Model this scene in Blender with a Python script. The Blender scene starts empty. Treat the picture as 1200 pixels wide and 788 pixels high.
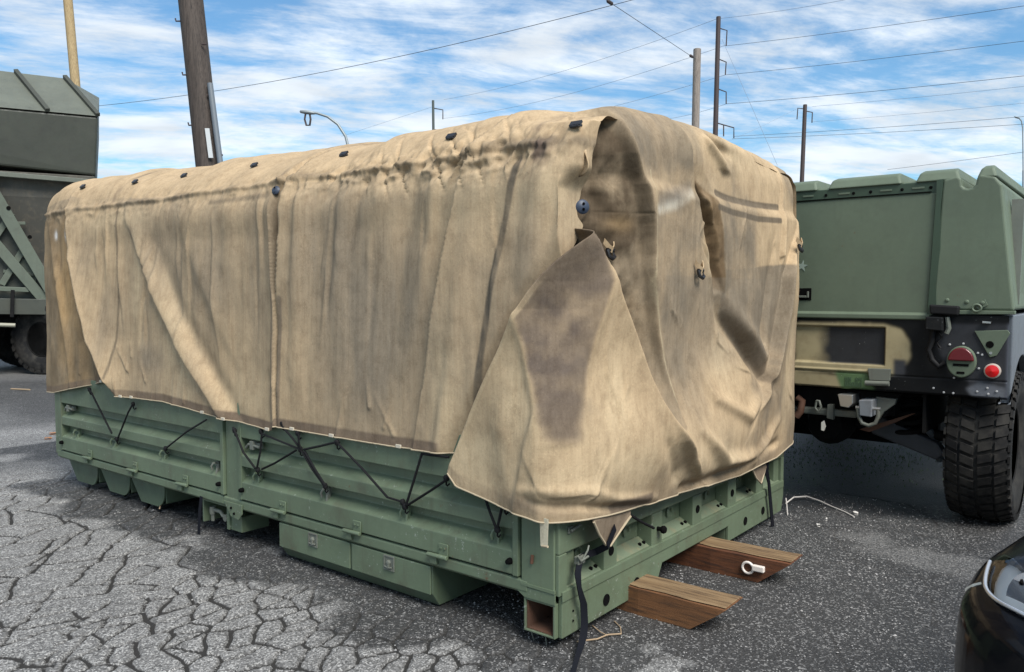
import bpy, bmesh, math, random
import numpy as np
from mathutils import Vector, Matrix
R = math.radians
random.seed(7)
S = bpy.context.scene
COL = S.collection

# ---------------------------------------------------------------- camera
YAW, PITCH, FPX = R(38.486), R(2.975), 937.0
CAM = np.array([-2.2505, -1.5791, 1.25])
cd = bpy.data.cameras.new('camera'); cam = bpy.data.objects.new('camera', cd); COL.objects.link(cam)
cd.sensor_width = 36; cd.lens = 36*FPX/1200; cd.clip_start = .05; cd.clip_end = 3000
cam.location = CAM; cam.rotation_euler = (R(90)-PITCH, 0, YAW-R(90))
S.camera = cam
FWD = np.array([math.cos(YAW)*math.cos(PITCH), math.sin(YAW)*math.cos(PITCH), -math.sin(PITCH)])
RGT = np.array([math.sin(YAW), -math.cos(YAW), 0.0]); DWN = np.cross(FWD, RGT)
def ray(px, py): return FWD*FPX+RGT*(px-600)+DWN*(py-394)
def onX(px, py, x): d = ray(px, py); return CAM+d*((x-CAM[0])/d[0])      # survey of a plane x = const
def onY(px, py, y): d = ray(px, py); return CAM+d*((y-CAM[1])/d[1])
def onZ(px, py, z): d = ray(px, py); return CAM+d*((z-CAM[2])/d[2])
def far(px, py, dist): return CAM+ray(px, py)*(dist/FPX)

# ---------------------------------------------------------------- light
SUN_EL, SUN_AZ = R(50), R(-112)           # azimuth measured from +X towards +Y
W = bpy.data.worlds.new('World'); S.world = W; W.use_nodes = True
nt = W.node_tree; nt.nodes.clear()
def N(t, tree=None, **kw):
    n = (tree or nt).nodes.new(t)
    for k, v in kw.items(): setattr(n, k, v)
    return n
L = nt.links.new
out = N('ShaderNodeOutputWorld'); bg = N('ShaderNodeBackground'); L(bg.outputs[0], out.inputs[0])
sky = N('ShaderNodeTexSky', sky_type='NISHITA', sun_disc=False, sun_elevation=SUN_EL, sun_rotation=R(90)-SUN_AZ,
        air_density=1.0, dust_density=0.6, ozone_density=2.0)
SKY_STRENGTH = .064
bg.inputs[1].default_value = SKY_STRENGTH
tc = N('ShaderNodeTexCoord'); sep = N('ShaderNodeSeparateXYZ'); L(tc.outputs['Generated'], sep.inputs[0])
def wm(op, a, b=None, clamp=False):
    n = N('ShaderNodeMath', operation=op, use_clamp=clamp)
    for i, v in enumerate((a, b)):
        if v is None: continue
        if isinstance(v, (int, float)): n.inputs[i].default_value = v
        else: L(v, n.inputs[i])
    return n.outputs[0]
zz = wm('ADD', wm('MAXIMUM', sep.outputs[2], 0.0), .13)
cmb = N('ShaderNodeCombineXYZ'); L(wm('DIVIDE', sep.outputs[0], zz), cmb.inputs[0]); L(wm('DIVIDE', sep.outputs[1], zz), cmb.inputs[1])
mp = N('ShaderNodeMapping', vector_type='TEXTURE'); L(cmb.outputs[0], mp.inputs[0])
mp.inputs['Rotation'].default_value = (0, 0, R(-42)); mp.inputs['Scale'].default_value = (1.05, .72, 1); mp.inputs['Location'].default_value = (1.3, .4, 0)
n1 = N('ShaderNodeTexNoise', noise_dimensions='3D'); n1.inputs['Scale'].default_value = 1.25; n1.inputs['Detail'].default_value = 11; n1.inputs['Roughness'].default_value = .62; n1.inputs['Distortion'].default_value = .4
L(mp.outputs[0], n1.inputs[0])
mp2 = N('ShaderNodeMapping', vector_type='TEXTURE'); L(cmb.outputs[0], mp2.inputs[0]); mp2.inputs['Rotation'].default_value = (0, 0, R(-36)); mp2.inputs['Scale'].default_value = (1.0, .42, 1)
n2 = N('ShaderNodeTexNoise'); n2.inputs['Scale'].default_value = 1.7; n2.inputs['Detail'].default_value = 11; n2.inputs['Roughness'].default_value = .66; n2.inputs['Distortion'].default_value = .3
L(mp2.outputs[0], n2.inputs[0])
cl = wm('ADD', wm('MULTIPLY', n1.outputs[0], .60), wm('MULTIPLY', n2.outputs[0], .48))
mr = N('ShaderNodeMapRange', interpolation_type='SMOOTHSTEP'); L(cl, mr.inputs[0])
mr.inputs[1].default_value = .44; mr.inputs[2].default_value = .63; mr.inputs[3].default_value = .08; mr.inputs[4].default_value = .95
n3 = N('ShaderNodeTexNoise'); n3.inputs['Scale'].default_value = 2.2; n3.inputs['Detail'].default_value = 5; L(mp.outputs[0], n3.inputs[0])
cr = N('ShaderNodeMapRange'); L(n3.outputs[0], cr.inputs[0]); cr.inputs[1].default_value = .35; cr.inputs[2].default_value = .65; cr.inputs[3].default_value = .78; cr.inputs[4].default_value = 1.06
ccol = N('ShaderNodeMixRGB', blend_type='MULTIPLY'); ccol.inputs[0].default_value = 1
ccol.inputs[1].default_value = (9.0, 9.7, 10.4, 1); L(cr.outputs[0], ccol.inputs[2])
hsv = N('ShaderNodeHueSaturation'); hsv.inputs['Saturation'].default_value = 1.12; hsv.inputs['Value'].default_value = 1.25; L(sky.outputs[0], hsv.inputs['Color'])
mix = N('ShaderNodeMixRGB'); L(mr.outputs[0], mix.inputs[0]); tnt = N('ShaderNodeMixRGB', blend_type='MULTIPLY'); tnt.inputs[0].default_value = 1; L(hsv.outputs[0], tnt.inputs[1]); tnt.inputs[2].default_value = (.72, 1.12, 1.22, 1); L(tnt.outputs[0], mix.inputs[1]); L(ccol.outputs[0], mix.inputs[2])
L(mix.outputs[0], bg.inputs[0])

sl = bpy.data.lights.new('sun', 'SUN'); sl.energy = 3.2; sl.angle = R(32); sl.color = (1, .96, .9)
so = bpy.data.objects.new('sun', sl); COL.objects.link(so)
sd = Vector((math.cos(SUN_EL)*math.cos(SUN_AZ), math.cos(SUN_EL)*math.sin(SUN_AZ), math.sin(SUN_EL)))
so.rotation_euler = (-sd).to_track_quat('-Z', 'Y').to_euler(); so.location = (0, 0, 30)
S.view_settings.view_transform = 'Standard'; S.view_settings.look = 'None'; S.view_settings.gamma = 1
S.view_settings.exposure = .74

# ---------------------------------------------------------------- noise (numpy)
_rng = np.random.default_rng(11)
_T = _rng.random((256, 256))
def vnoise(x, y):
    xi = np.floor(x).astype(int); yi = np.floor(y).astype(int); fx = x-xi; fy = y-yi
    fx = fx*fx*fx*(fx*(6*fx-15)+10); fy = fy*fy*fy*(fy*(6*fy-15)+10)
    a = _T[xi % 256, yi % 256]; b = _T[(xi+1) % 256, yi % 256]; c = _T[xi % 256, (yi+1) % 256]; d = _T[(xi+1) % 256, (yi+1) % 256]
    return (a*(1-fx)+b*fx)*(1-fy)+(c*(1-fx)+d*fx)*fy
def fbm(x, y, o=4, g=.5):
    s = 0; a = 1; t = 0
    for i in range(o):
        s = s+a*vnoise(x*2**i+17.3*i, y*2**i+9.1*i); t += a; a *= g
    return s/t-.5
def sst(a, b, x):
    t = np.clip((x-a)/(b-a), 0, 1); return t*t*(3-2*t)

# ---------------------------------------------------------------- mesh helpers
class MB:
    """collects boxes, prisms, tubes and sheets, then links them as one mesh object"""
    def __init__(s): s.v = []; s.f = []
    def add(s, vs, fs):
        o = len(s.v); s.v += [tuple(map(float, p)) for p in vs]; s.f += [tuple(i+o for i in f) for f in fs]; return s
    def box(s, lo, hi):
        (x0, y0, z0), (x1, y1, z1) = lo, hi
        x0, x1 = min(x0, x1), max(x0, x1); y0, y1 = min(y0, y1), max(y0, y1); z0, z1 = min(z0, z1), max(z0, z1)
        return s.add([(x0,y0,z0),(x1,y0,z0),(x1,y1,z0),(x0,y1,z0),(x0,y0,z1),(x1,y0,z1),(x1,y1,z1),(x0,y1,z1)],
                     [(0,3,2,1),(4,5,6,7),(0,1,5,4),(1,2,6,5),(2,3,7,6),(3,0,4,7)])
    def obox(s, c, ax, ay, az):
        c, ax, ay, az = map(np.array, (c, ax, ay, az))
        P = [c+sx*ax+sy*ay+sz*az for sz in (-1,1) for (sx, sy) in ((-1,-1),(1,-1),(1,1),(-1,1))]
        fl = np.dot(np.cross(ax, ay), az) < 0
        F = [(0,3,2,1),(4,5,6,7),(0,1,5,4),(1,2,6,5),(2,3,7,6),(3,0,4,7)]
        return s.add(P, [f[::-1] for f in F] if fl else F)
    def prism(s, poly, axis, a, b):
        """poly: 2D points in the two other axes (in x,y,z order), extruded along axis from a to b"""
        n = len(poly); area = sum(poly[i][0]*poly[(i+1) % n][1]-poly[(i+1) % n][0]*poly[i][1] for i in range(n))
        def mk(p, t):
            return (t, p[0], p[1]) if axis == 'x' else (p[0], t, p[1]) if axis == 'y' else (p[0], p[1], t)
        if b < a: a, b = b, a
        V = [mk(p, a) for p in poly]+[mk(p, b) for p in poly]
        F = [tuple(range(n))[::-1], tuple(range(n, 2*n))]+[(i, (i+1) % n, (i+1) % n+n, i+n) for i in range(n)]
        flip = (area < 0) != (axis == 'y')
        if flip: F = [f[::-1] for f in F]
        return s.add(V, F)
    def tube(s, pts, r, n=8, cap=True, flat=None):
        pts = [np.array(p, float) for p in pts]; m = len(pts); V = []; F = []
        rs = r if isinstance(r, (list, tuple, np.ndarray)) else [r]*m
        up = None
        for i in range(m):
            t = pts[min(i+1, m-1)]-pts[max(i-1, 0)]; t = t/(np.linalg.norm(t)+1e-12)
            if up is None:
                up = np.array([0, 0, 1.0]) if abs(t[2]) < .9 else np.array([1.0, 0, 0])
            up = up-t*np.dot(up, t); up /= np.linalg.norm(up)+1e-12; sd_ = np.cross(t, up)
            for k in range(n):
                a = 2*math.pi*k/n
                V.append(pts[i]+rs[i]*(math.cos(a)*up+math.sin(a)*sd_))
        for i in range(m-1):
            for k in range(n):
                F.append((i*n+k, (i+1)*n+k, (i+1)*n+(k+1) % n, i*n+(k+1) % n))
        if cap: F.append(tuple(range(n))); F.append(tuple(range((m-1)*n, m*n))[::-1])
        return s.add(V, F)
    def ribbon(s, pts, width, wdir, th=.003):
        """a flat strap along pts, width along wdir"""
        pts = [np.array(p, float) for p in pts]; V = []; F = []; m = len(pts)
        for i in range(m):
            w = np.array(wdir[i] if isinstance(wdir, list) else wdir, float); w /= np.linalg.norm(w)
            t = pts[min(i+1, m-1)]-pts[max(i-1, 0)]; t /= np.linalg.norm(t)+1e-12
            nrm = np.cross(t, w); nrm /= np.linalg.norm(nrm)+1e-12
            for a, b in ((-1,-1),(1,-1),(1,1),(-1,1)): V.append(pts[i]+w*a*width/2+nrm*b*th/2)
        for i in range(m-1):
            for k in range(4): F.append((i*4+k, i*4+(k+1) % 4, (i+1)*4+(k+1) % 4, (i+1)*4+k))
        F.append((3,2,1,0)); F.append(tuple((m-1)*4+k for k in range(4)))
        return s.add(V, F)
    def lathe(s, prof, c, axis, n=24, closed=False):
        """prof: (radius, along) pairs; axis: unit vector"""
        ax = np.array(axis, float); ax /= np.linalg.norm(ax)
        u = np.cross(ax, (0, 0, 1.0)) if abs(ax[2]) < .9 else np.array([1.0, 0, 0]); u /= np.linalg.norm(u); w = np.cross(ax, u)
        V = []; F = []; m = len(prof)
        for r, h in prof:
            for k in range(n):
                a = 2*math.pi*k/n; V.append(np.array(c)+ax*h+r*(math.cos(a)*u+math.sin(a)*w))
        for i in range(m-1):
            for k in range(n): F.append((i*n+k, i*n+(k+1) % n, (i+1)*n+(k+1) % n, (i+1)*n+k))
        if not closed:
            if prof[0][0] > 1e-6: F.append(tuple(range(n))[::-1])
            if prof[-1][0] > 1e-6: F.append(tuple(range((m-1)*n, m*n)))
        else:
            for k in range(n): F.append(((m-1)*n+k, (m-1)*n+(k+1) % n, (k+1) % n, k))
        return s.add(V, F)
    def build(s, name, mat, parent=None, bevel=0, smooth=None, seg=2):
        me = bpy.data.meshes.new(name); me.from_pydata(s.v, [], s.f); me.update()
        bm = bmesh.new(); bm.from_mesh(me); bmesh.ops.recalc_face_normals(bm, faces=bm.faces); bm.to_mesh(me); bm.free()
        return link(name, me, mat, parent, bevel, smooth, seg)
def link(name, me, mat, parent=None, bevel=0, smooth=None, seg=2):
    o = bpy.data.objects.new(name, me); COL.objects.link(o)
    if mat: me.materials.append(mat)
    if smooth is not None:
        me.polygons.foreach_set('use_smooth', [True]*len(me.polygons))
        if smooth < 180: me.set_sharp_from_angle(angle=R(smooth))
    if bevel:
        b = o.modifiers.new('bevel', 'BEVEL'); b.width = bevel; b.segments = seg; b.limit_method = 'ANGLE'; b.angle_limit = R(35)
    if parent: o.parent = parent
    return o
def grid_mesh(name, P, mat, parent=None, attrs=None, keep=None, smooth=180):
    """P: (n, m, 3) array"""
    n, m = P.shape[:2]; idx = np.arange(n*m).reshape(n, m)
    q = np.stack([idx[:-1, :-1], idx[1:, :-1], idx[1:, 1:], idx[:-1, 1:]], -1).reshape(-1, 4)
    if keep is not None: q = q[keep.reshape(-1)]
    me = bpy.data.meshes.new(name)
    me.vertices.add(n*m); me.vertices.foreach_set('co', P.reshape(-1).astype(np.float32))
    me.loops.add(len(q)*4); me.loops.foreach_set('vertex_index', q.reshape(-1).astype(np.int32))
    me.polygons.add(len(q)); me.polygons.foreach_set('loop_start', np.arange(0, len(q)*4, 4, dtype=np.int32)); me.polygons.foreach_set('loop_total', np.full(len(q), 4, dtype=np.int32))
    me.update(calc_edges=True); me.validate()
    for k, a in (attrs or {}).items():
        if a.ndim == 3:
            at_ = me.color_attributes.new(k, 'FLOAT_COLOR', 'POINT'); c = np.ones((n*m, 4), np.float32); c[:, :3] = a.reshape(-1, 3); at_.data.foreach_set('color', c.reshape(-1))
        else:
            at_ = me.attributes.new(k, 'FLOAT', 'POINT'); at_.data.foreach_set('value', a.reshape(-1).astype(np.float32))
    return link(name, me, mat, parent, 0, smooth)
def empty(name, label, cat, loc=(0, 0, 0), rz=0, group=None):
    o = bpy.data.objects.new(name, None); COL.objects.link(o); o.location = loc; o.rotation_euler = (0, 0, rz); o.empty_display_size = .2
    return tag(o, label, cat, group)
def tag(o, label, cat, group=None):
    o['label'] = label; o['category'] = cat
    if group: o['group'] = group
    return o
def re_base(o, base):
    """move a one-mesh thing's origin to a point"""
    b = Vector(base); o.data.transform(Matrix.Translation(-b)); o.location = b; return o

# ---------------------------------------------------------------- materials
class Mt:
    def __init__(s, name, base=(.5, .5, .5), rough=.6, metal=0, spec=.5):
        s.m = bpy.data.materials.new(name); s.m.use_nodes = True; s.t = s.m.node_tree; s.b = s.t.nodes['Principled BSDF']
        s.b.inputs['Base Color'].default_value = (*base, 1); s.b.inputs['Roughness'].default_value = rough; s.b.inputs['Metallic'].default_value = metal
        s.b.inputs['Specular IOR Level'].default_value = spec
        s._tc = None
    def n(s, t, **kw): return N(t, s.t, **kw)
    def l(s, a, b): s.t.links.new(a, b)
    def co(s, scale=(1, 1, 1), rot=(0, 0, 0)):
        if not s._tc: s._tc = s.n('ShaderNodeTexCoord')
        m = s.n('ShaderNodeMapping'); s.l(s._tc.outputs['Object'], m.inputs[0]); m.inputs['Scale'].default_value = scale; m.inputs['Rotation'].default_value = rot
        return m.outputs[0]
    def noise(s, scale, detail=4, rough=.55, co=None, dist=0):
        n = s.n('ShaderNodeTexNoise'); n.inputs['Scale'].default_value = scale; n.inputs['Detail'].default_value = detail; n.inputs['Roughness'].default_value = rough; n.inputs['Distortion'].default_value = dist
        s.l(co if co else s.co(), n.inputs[0]); return n.outputs[0]
    def vor(s, scale, co=None, feature='F1'):
        n = s.n('ShaderNodeTexVoronoi', feature=feature); n.inputs['Scale'].default_value = scale; s.l(co if co else s.co(), n.inputs[0]); return n
    def attr(s, name): return s.n('ShaderNodeAttribute', attribute_name=name)
    def mr(s, v, a, b, c=0., d=1., smooth=False):
        n = s.n('ShaderNodeMapRange'); n.interpolation_type = 'SMOOTHSTEP' if smooth else 'LINEAR'
        s.l(v, n.inputs[0])
        for i, x in enumerate((a, b, c, d)): n.inputs[i+1].default_value = x
        return n.outputs[0]
    def ma(s, op, a, b=None, clamp=False):
        n = s.n('ShaderNodeMath', operation=op, use_clamp=clamp)
        for i, v in enumerate((a, b)):
            if v is None: continue
            if isinstance(v, (int, float)): n.inputs[i].default_value = v
            else: s.l(v, n.inputs[i])
        return n.outputs[0]
    def mixc(s, f, a, b, mode='MIX'):
        n = s.n('ShaderNodeMixRGB', blend_type=mode)
        for i, v in enumerate((f, a, b)):
            if isinstance(v, (int, float)): n.inputs[i].default_value = v
            elif isinstance(v, tuple): n.inputs[i].default_value = (*v, 1)
            else: s.l(v, n.inputs[i])
        return n.outputs[0]
    def col(s, c): s.l(c, s.b.inputs['Base Color']); return s
    def rgh(s, c): s.l(c, s.b.inputs['Roughness']); return s
    def bump(s, h, strength=.3, dist=.01):
        n = s.n('ShaderNodeBump'); n.inputs['Strength'].default_value = strength; n.inputs['Distance'].default_value = dist; s.l(h, n.inputs['Height'])
        s.l(n.outputs[0], s.b.inputs['Normal']); return s
def paint(name, c, rough=.55, dirt=(.09, .075, .055), dirt_amt=.45, wear=None, streak=True, dscale=2.2):
    m = Mt(name, c, rough, 0, .5 if sum(c) > .1 else .2)
    big = m.noise(dscale, 6, .62); fine = m.noise(38, 4, .6)
    c2 = m.mixc(m.mr(big, .3, .7), tuple(x*.86 for x in c), tuple(min(1, x*1.13) for x in c))
    d = m.mr(m.noise(6.5, 8, .68), .52, .74, 0, dirt_amt)
    if streak:
        st = m.noise(3, 5, .6, m.co((7, 7, .55)))
        d = m.ma('MAXIMUM', d, m.mr(st, .55, .78, 0, dirt_amt*.8))
    c3 = m.mixc(d, c2, dirt)
    c3 = m.mixc(m.mr(fine, .35, .7, 0, .14), c3, tuple(x*.6 for x in c))
    rs = m.ma('MULTIPLY', m.mr(m.noise(31, 6, .72), .63, .68), m.mr(m.noise(3.3, 4, .6), .52, .62))
    c3 = m.mixc(m.ma('MULTIPLY', rs, .8 if sum(c) > .2 else 0), c3, (.12, .058, .028))
    if wear:
        sp = m.ma('MULTIPLY', m.mr(m.noise(55, 5, .7), .625, .66), m.mr(m.noise(5, 3), .45, .6))
        c3 = m.mixc(sp, c3, wear)
    m.col(c3); m.rgh(m.mr(m.noise(9, 5), .3, .7, rough-.1, rough+.18))
    m.bump(m.noise(160, 3), .08, .004)
    return m.m
GREEN = (.112, .148, .092)
M_green = paint('bed_green_paint', GREEN, .5, (.075, .068, .045), .62, (.27, .3, .25))
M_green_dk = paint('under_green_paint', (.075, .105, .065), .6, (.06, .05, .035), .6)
M_hgreen = paint('shell_green_paint', (.108, .140, .094), .62, (.065, .075, .055), .3, None, dscale=1.4)
M_hgreen_dk = paint('shell_green_shaded', (.035, .062, .037), .5, (.03, .04, .03), .3)  # shell green darkened: shade of the gaps and recesses put into the paint
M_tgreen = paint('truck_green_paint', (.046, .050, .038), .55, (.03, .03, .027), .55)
M_tgreen_lt = paint('truck_green_lit', (.105, .115, .092), .55, (.055, .058, .046), .4)  # truck green lightened: skylight on the sloping cover put into the paint
M_tlattice = paint('truck_frame_paint', (.09, .108, .08), .55, (.05, .047, .036), .4)
M_tdirt = paint('truck_dirty_hull', (.078, .074, .062), .75, (.17, .14, .10), .6)
M_black = paint('black_chip_paint', (.009, .0095, .01), .45, (.05, .045, .04), .35, (.5, .5, .5), streak=False)
M_under = paint('dark_underbody', (.006, .006, .006), .8, (.016, .014, .012), .6)
M_rust = paint('rusty_steel', (.11, .05, .028), .8, (.05, .03, .02), .7)
M_tanmetal = paint('tan_paint', (.33, .27, .16), .55, (.12, .1, .07), .4)
M_steel = Mt('zinc_steel', (.5, .5, .48), .35, .9).m
M_dsteel = paint('dull_steel', (.14, .15, .125), .45, (.08, .06, .05), .5)
M_rubber = Mt('hose_rubber', (.006, .006, .0065), .7, 0, .3).m
M_cord = Mt('bungee_black', (.006, .006, .007), .8, 0, .25).m
M_web = Mt('webbing_navy', (.006, .007, .011), .9, 0, .2)
M_web.bump(M_web.noise(500, 2), .4, .002); M_web = M_web.m
M_hole = Mt('hole_dark', (.003, .003, .003), .9, 0, .1).m
M_white = Mt('white_edge_tape', (.72, .69, .6), .8).m
def tyre_mat():
    m = Mt('tyre_rubber', (.02, .02, .021), .85, 0, .2)
    d = m.mr(m.noise(7, 6, .65), .42, .7, 0, .55); m.col(m.mixc(d, (.013, .013, .0135), (.075, .07, .06))); m.bump(m.noise(90, 3), .15, .004)
    return m.m
M_tyre = tyre_mat()
def wood_mat(name, a, b, c, scale=1.0, axis='y'):
    m = Mt(name, a, .8)
    st = (5*scale, .35*scale, 5*scale) if axis == 'y' else (6*scale, 6*scale, .22*scale)
    g = m.noise(4, 8, .65, m.co(st), .6); g2 = m.noise(16, 6, .7, m.co(st))
    cc = m.mixc(m.mr(g, .3, .7), a, b); cc = m.mixc(m.mr(g2, .46, .66, 0, .9), cc, c)
    m.col(cc); m.bump(m.ma('ADD', g, g2), .3, .006)
    return m.m
# ================================================================= GROUND
def warp(x, y, f, a): return x+a*fbm(x*f, y*f, 4), y+a*fbm(x*f+50, y*f+31, 4)
def crack_field(x, y, size, jit=.9, seed=0, stretch=(1, 1)):
    """distance to the nearest cell border, and a number per border"""
    u, v = x/size*stretch[0], y/size*stretch[1]
    iu, iv = np.floor(u).astype(int), np.floor(v).astype(int)
    best = np.full(u.shape, 9e9); bx = np.zeros(u.shape); by = np.zeros(u.shape); bid = np.zeros(u.shape, int)
    r = np.random.default_rng(seed); J = r.random((128, 128, 2))
    cells = []
    for di in (-2, -1, 0, 1, 2):
        for dj in (-2, -1, 0, 1, 2):
            ci, cj = iu+di, iv+dj; j = J[ci % 128, cj % 128]
            cx_, cy_ = ci+.5+(j[..., 0]-.5)*jit, cj+.5+(j[..., 1]-.5)*jit
            d = (cx_-u)**2+(cy_-v)**2; m = d < best
            best = np.where(m, d, best); bx = np.where(m, cx_, bx); by = np.where(m, cy_, by); bid = np.where(m, (ci % 128)*128+(cj % 128), bid)
            cells.append((cx_, cy_, (ci % 128)*128+(cj % 128)))
    e = np.full(u.shape, 9e9); eid = np.zeros(u.shape, int)
    for cx_, cy_, cid in cells:
        dd = ((cx_-u)**2+(cy_-v)**2)-best; L_ = 2*np.hypot(cx_-bx, cy_-by)
        q = np.where(cid == bid, 9e9, dd/np.maximum(L_, 1e-6)); m = q < e
        e = np.where(m, q, e); eid = np.where(m, np.minimum(cid, bid)*7+np.maximum(cid, bid)*13, eid)
    return e*size, (eid*2654435761 % 1009)/1009., bid
def axis(lo, hi, step, far_, n=26):
    core = np.arange(lo, hi+step/2, step); g = np.geomspace(step*1.5, far_, n)
    return np.concatenate([(lo-np.cumsum(g)*(far_/np.cumsum(g)[-1]))[::-1], core, hi+np.cumsum(g)*(far_/np.cumsum(g)[-1])])
gx = axis(-1.75, 3.0, .0095, 900, 28); gy = axis(-1.9, 5.6, .0095, 900, 28)
GX, GY = np.meshgrid(gx, gy, indexing='ij')
wx, wy = warp(GX, GY, 3.2, .09); wx, wy = warp(wx, wy, 14, .016)
# rotate so the cells lie along the direction the slabs broke in
ca, sa = math.cos(.45), math.sin(.45); ux, uy = wx*ca+wy*sa, -wx*sa+wy*ca
d1, e1, id1 = crack_field(ux, uy, .112, .95, 3, (.78, 1.2))
d3, e3, id3 = crack_field(ux+.7, uy+.2, .23, .95, 9, (.8, 1.2))
d2, e2, id2 = crack_field(ux+.3, uy, .52, .95, 5, (.8, 1.2))
# where the small crazing is: a broad patch in front of the bed's long side
dens = fbm(GX*1.1+3, GY*1.1, 3)*.9
craze = sst(.0, .3, 1.0-np.hypot((GX+.45)/1.0, (GY-.70)/1.25)+dens*.45)*sst(.55, .1, GX)
medium = sst(.0, .3, 1.0-np.hypot((GX+.8)/2.0, (GY-1.5)/3.0)+dens*.5)*sst(.75, .2, GX)
plain = sst(-.12, .45, GX+.3+.5*np.minimum(GY+.4, 0)+fbm(GX*1.3, GY*1.3, 3)*.5)*sst(3.2, 1.5, GY-GX)      # the patched strip beyond the corner: no cracks
far_left = sst(5.4, 3.6, GY)
w2 = (.0056+.006*fbm(GX*4, GY*4, 3))*(e2 > .3)*(craze <= .42)*(1-plain*.96)*far_left
w1 = (.0051+.0026*fbm(GX*3+9, GY*3, 3))*(e1 > .04+.25*(1-craze))*(craze > .35)*(1-plain)
w3 = (.0053+.0032*fbm(GX*3+19, GY*3, 3))*(e3 > .02+.06*(1-medium))*(medium > .05)*(craze <= .42)*(1-plain)
dc = np.minimum.reduce([np.where(w_ > 0, d_-w_*1.3, .05) for w_, d_ in ((w1, d1), (w2, d2), (w3, d3))])          # < 0 inside a crack
GZ = -.013*sst(.004, -.003, dc)+.004*fbm(GX*2.2, GY*2.2, 3)+.0022*fbm(GX*24, GY*24, 2)
GZ = GZ+np.where(craze > .1, (((id1*37) % 101)/101.-.5)*.003*sst(.0, .02, d1), 0)
core = (GX > -1.8) & (GX < 3.1) & (GY > -1.95) & (GY < 5.7)
GZ = np.where(core, GZ, 0); dc = np.where(core, dc, .05)
# wet, dirty asphalt: under and beside the bed, and the darker strip to the right
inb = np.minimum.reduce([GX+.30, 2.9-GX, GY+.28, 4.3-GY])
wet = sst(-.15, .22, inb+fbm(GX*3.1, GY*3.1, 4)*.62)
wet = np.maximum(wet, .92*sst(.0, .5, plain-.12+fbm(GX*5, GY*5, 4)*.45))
wet = np.maximum(wet, .95*sst(.16, .02, dc)*sst(-.34, .0, GX)*sst(3, 1.5, GY)*(plain < .5)*.7)
wet = np.maximum(wet, .75*sst(4.3, 5.2, GY-.25*GX+fbm(GX*2, GY*2, 3)*.8)*sst(9, 6, GY))
_p, _q = onZ(985, 625, 0), onZ(1150, 668, 0); _t = np.clip(((GX-_p[0])*(_q[0]-_p[0])+(GY-_p[1])*(_q[1]-_p[1]))/((_q[0]-_p[0])**2+(_q[1]-_p[1])**2), 0, 1)
wet = wet-.42*sst(.30, .05, np.hypot(GX-_p[0]-_t*(_q[0]-_p[0]), GY-_p[1]-_t*(_q[1]-_p[1]))+.35*fbm(GX*4, GY*4, 4))
wet = wet-.5*sst(.15, .4, fbm(GX*1.7+3, GY*1.7, 4))*(GX > 0)
wet = np.clip(wet-.75*sst(.16, .03, np.hypot((GX-.12)/1.5, (GY+.34)/.8)+fbm(GX*9, GY*9, 3)*.25), 0, 1)
wet = np.where(core, wet, np.where((GX > 2) & (GX < 9) & (GY < 4) & (GY > -3), .7, np.clip(.55+1.2*fbm(GX*.5, GY*.5, 4), 0, 1)))
truck_shade = sst(.12, .35, 1-np.hypot((GX-3.9)/2.5, (GY-.35)/1.55)+fbm(GX*2.5, GY*2.5, 4)*.5)  # shade under the truck, put into the asphalt colour
moss = sst(.35, .8, 1-np.hypot((GX-3.35)/1.0, (GY-.35)/.62)+fbm(GX*4, GY*4, 4)*.9)
moss = np.maximum(moss, .8*sst(.4, .8, 1-np.hypot((GX-3.2)/.5, (GY+1.25)/.2)+fbm(GX*6, GY*6, 4)*.9))
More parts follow.
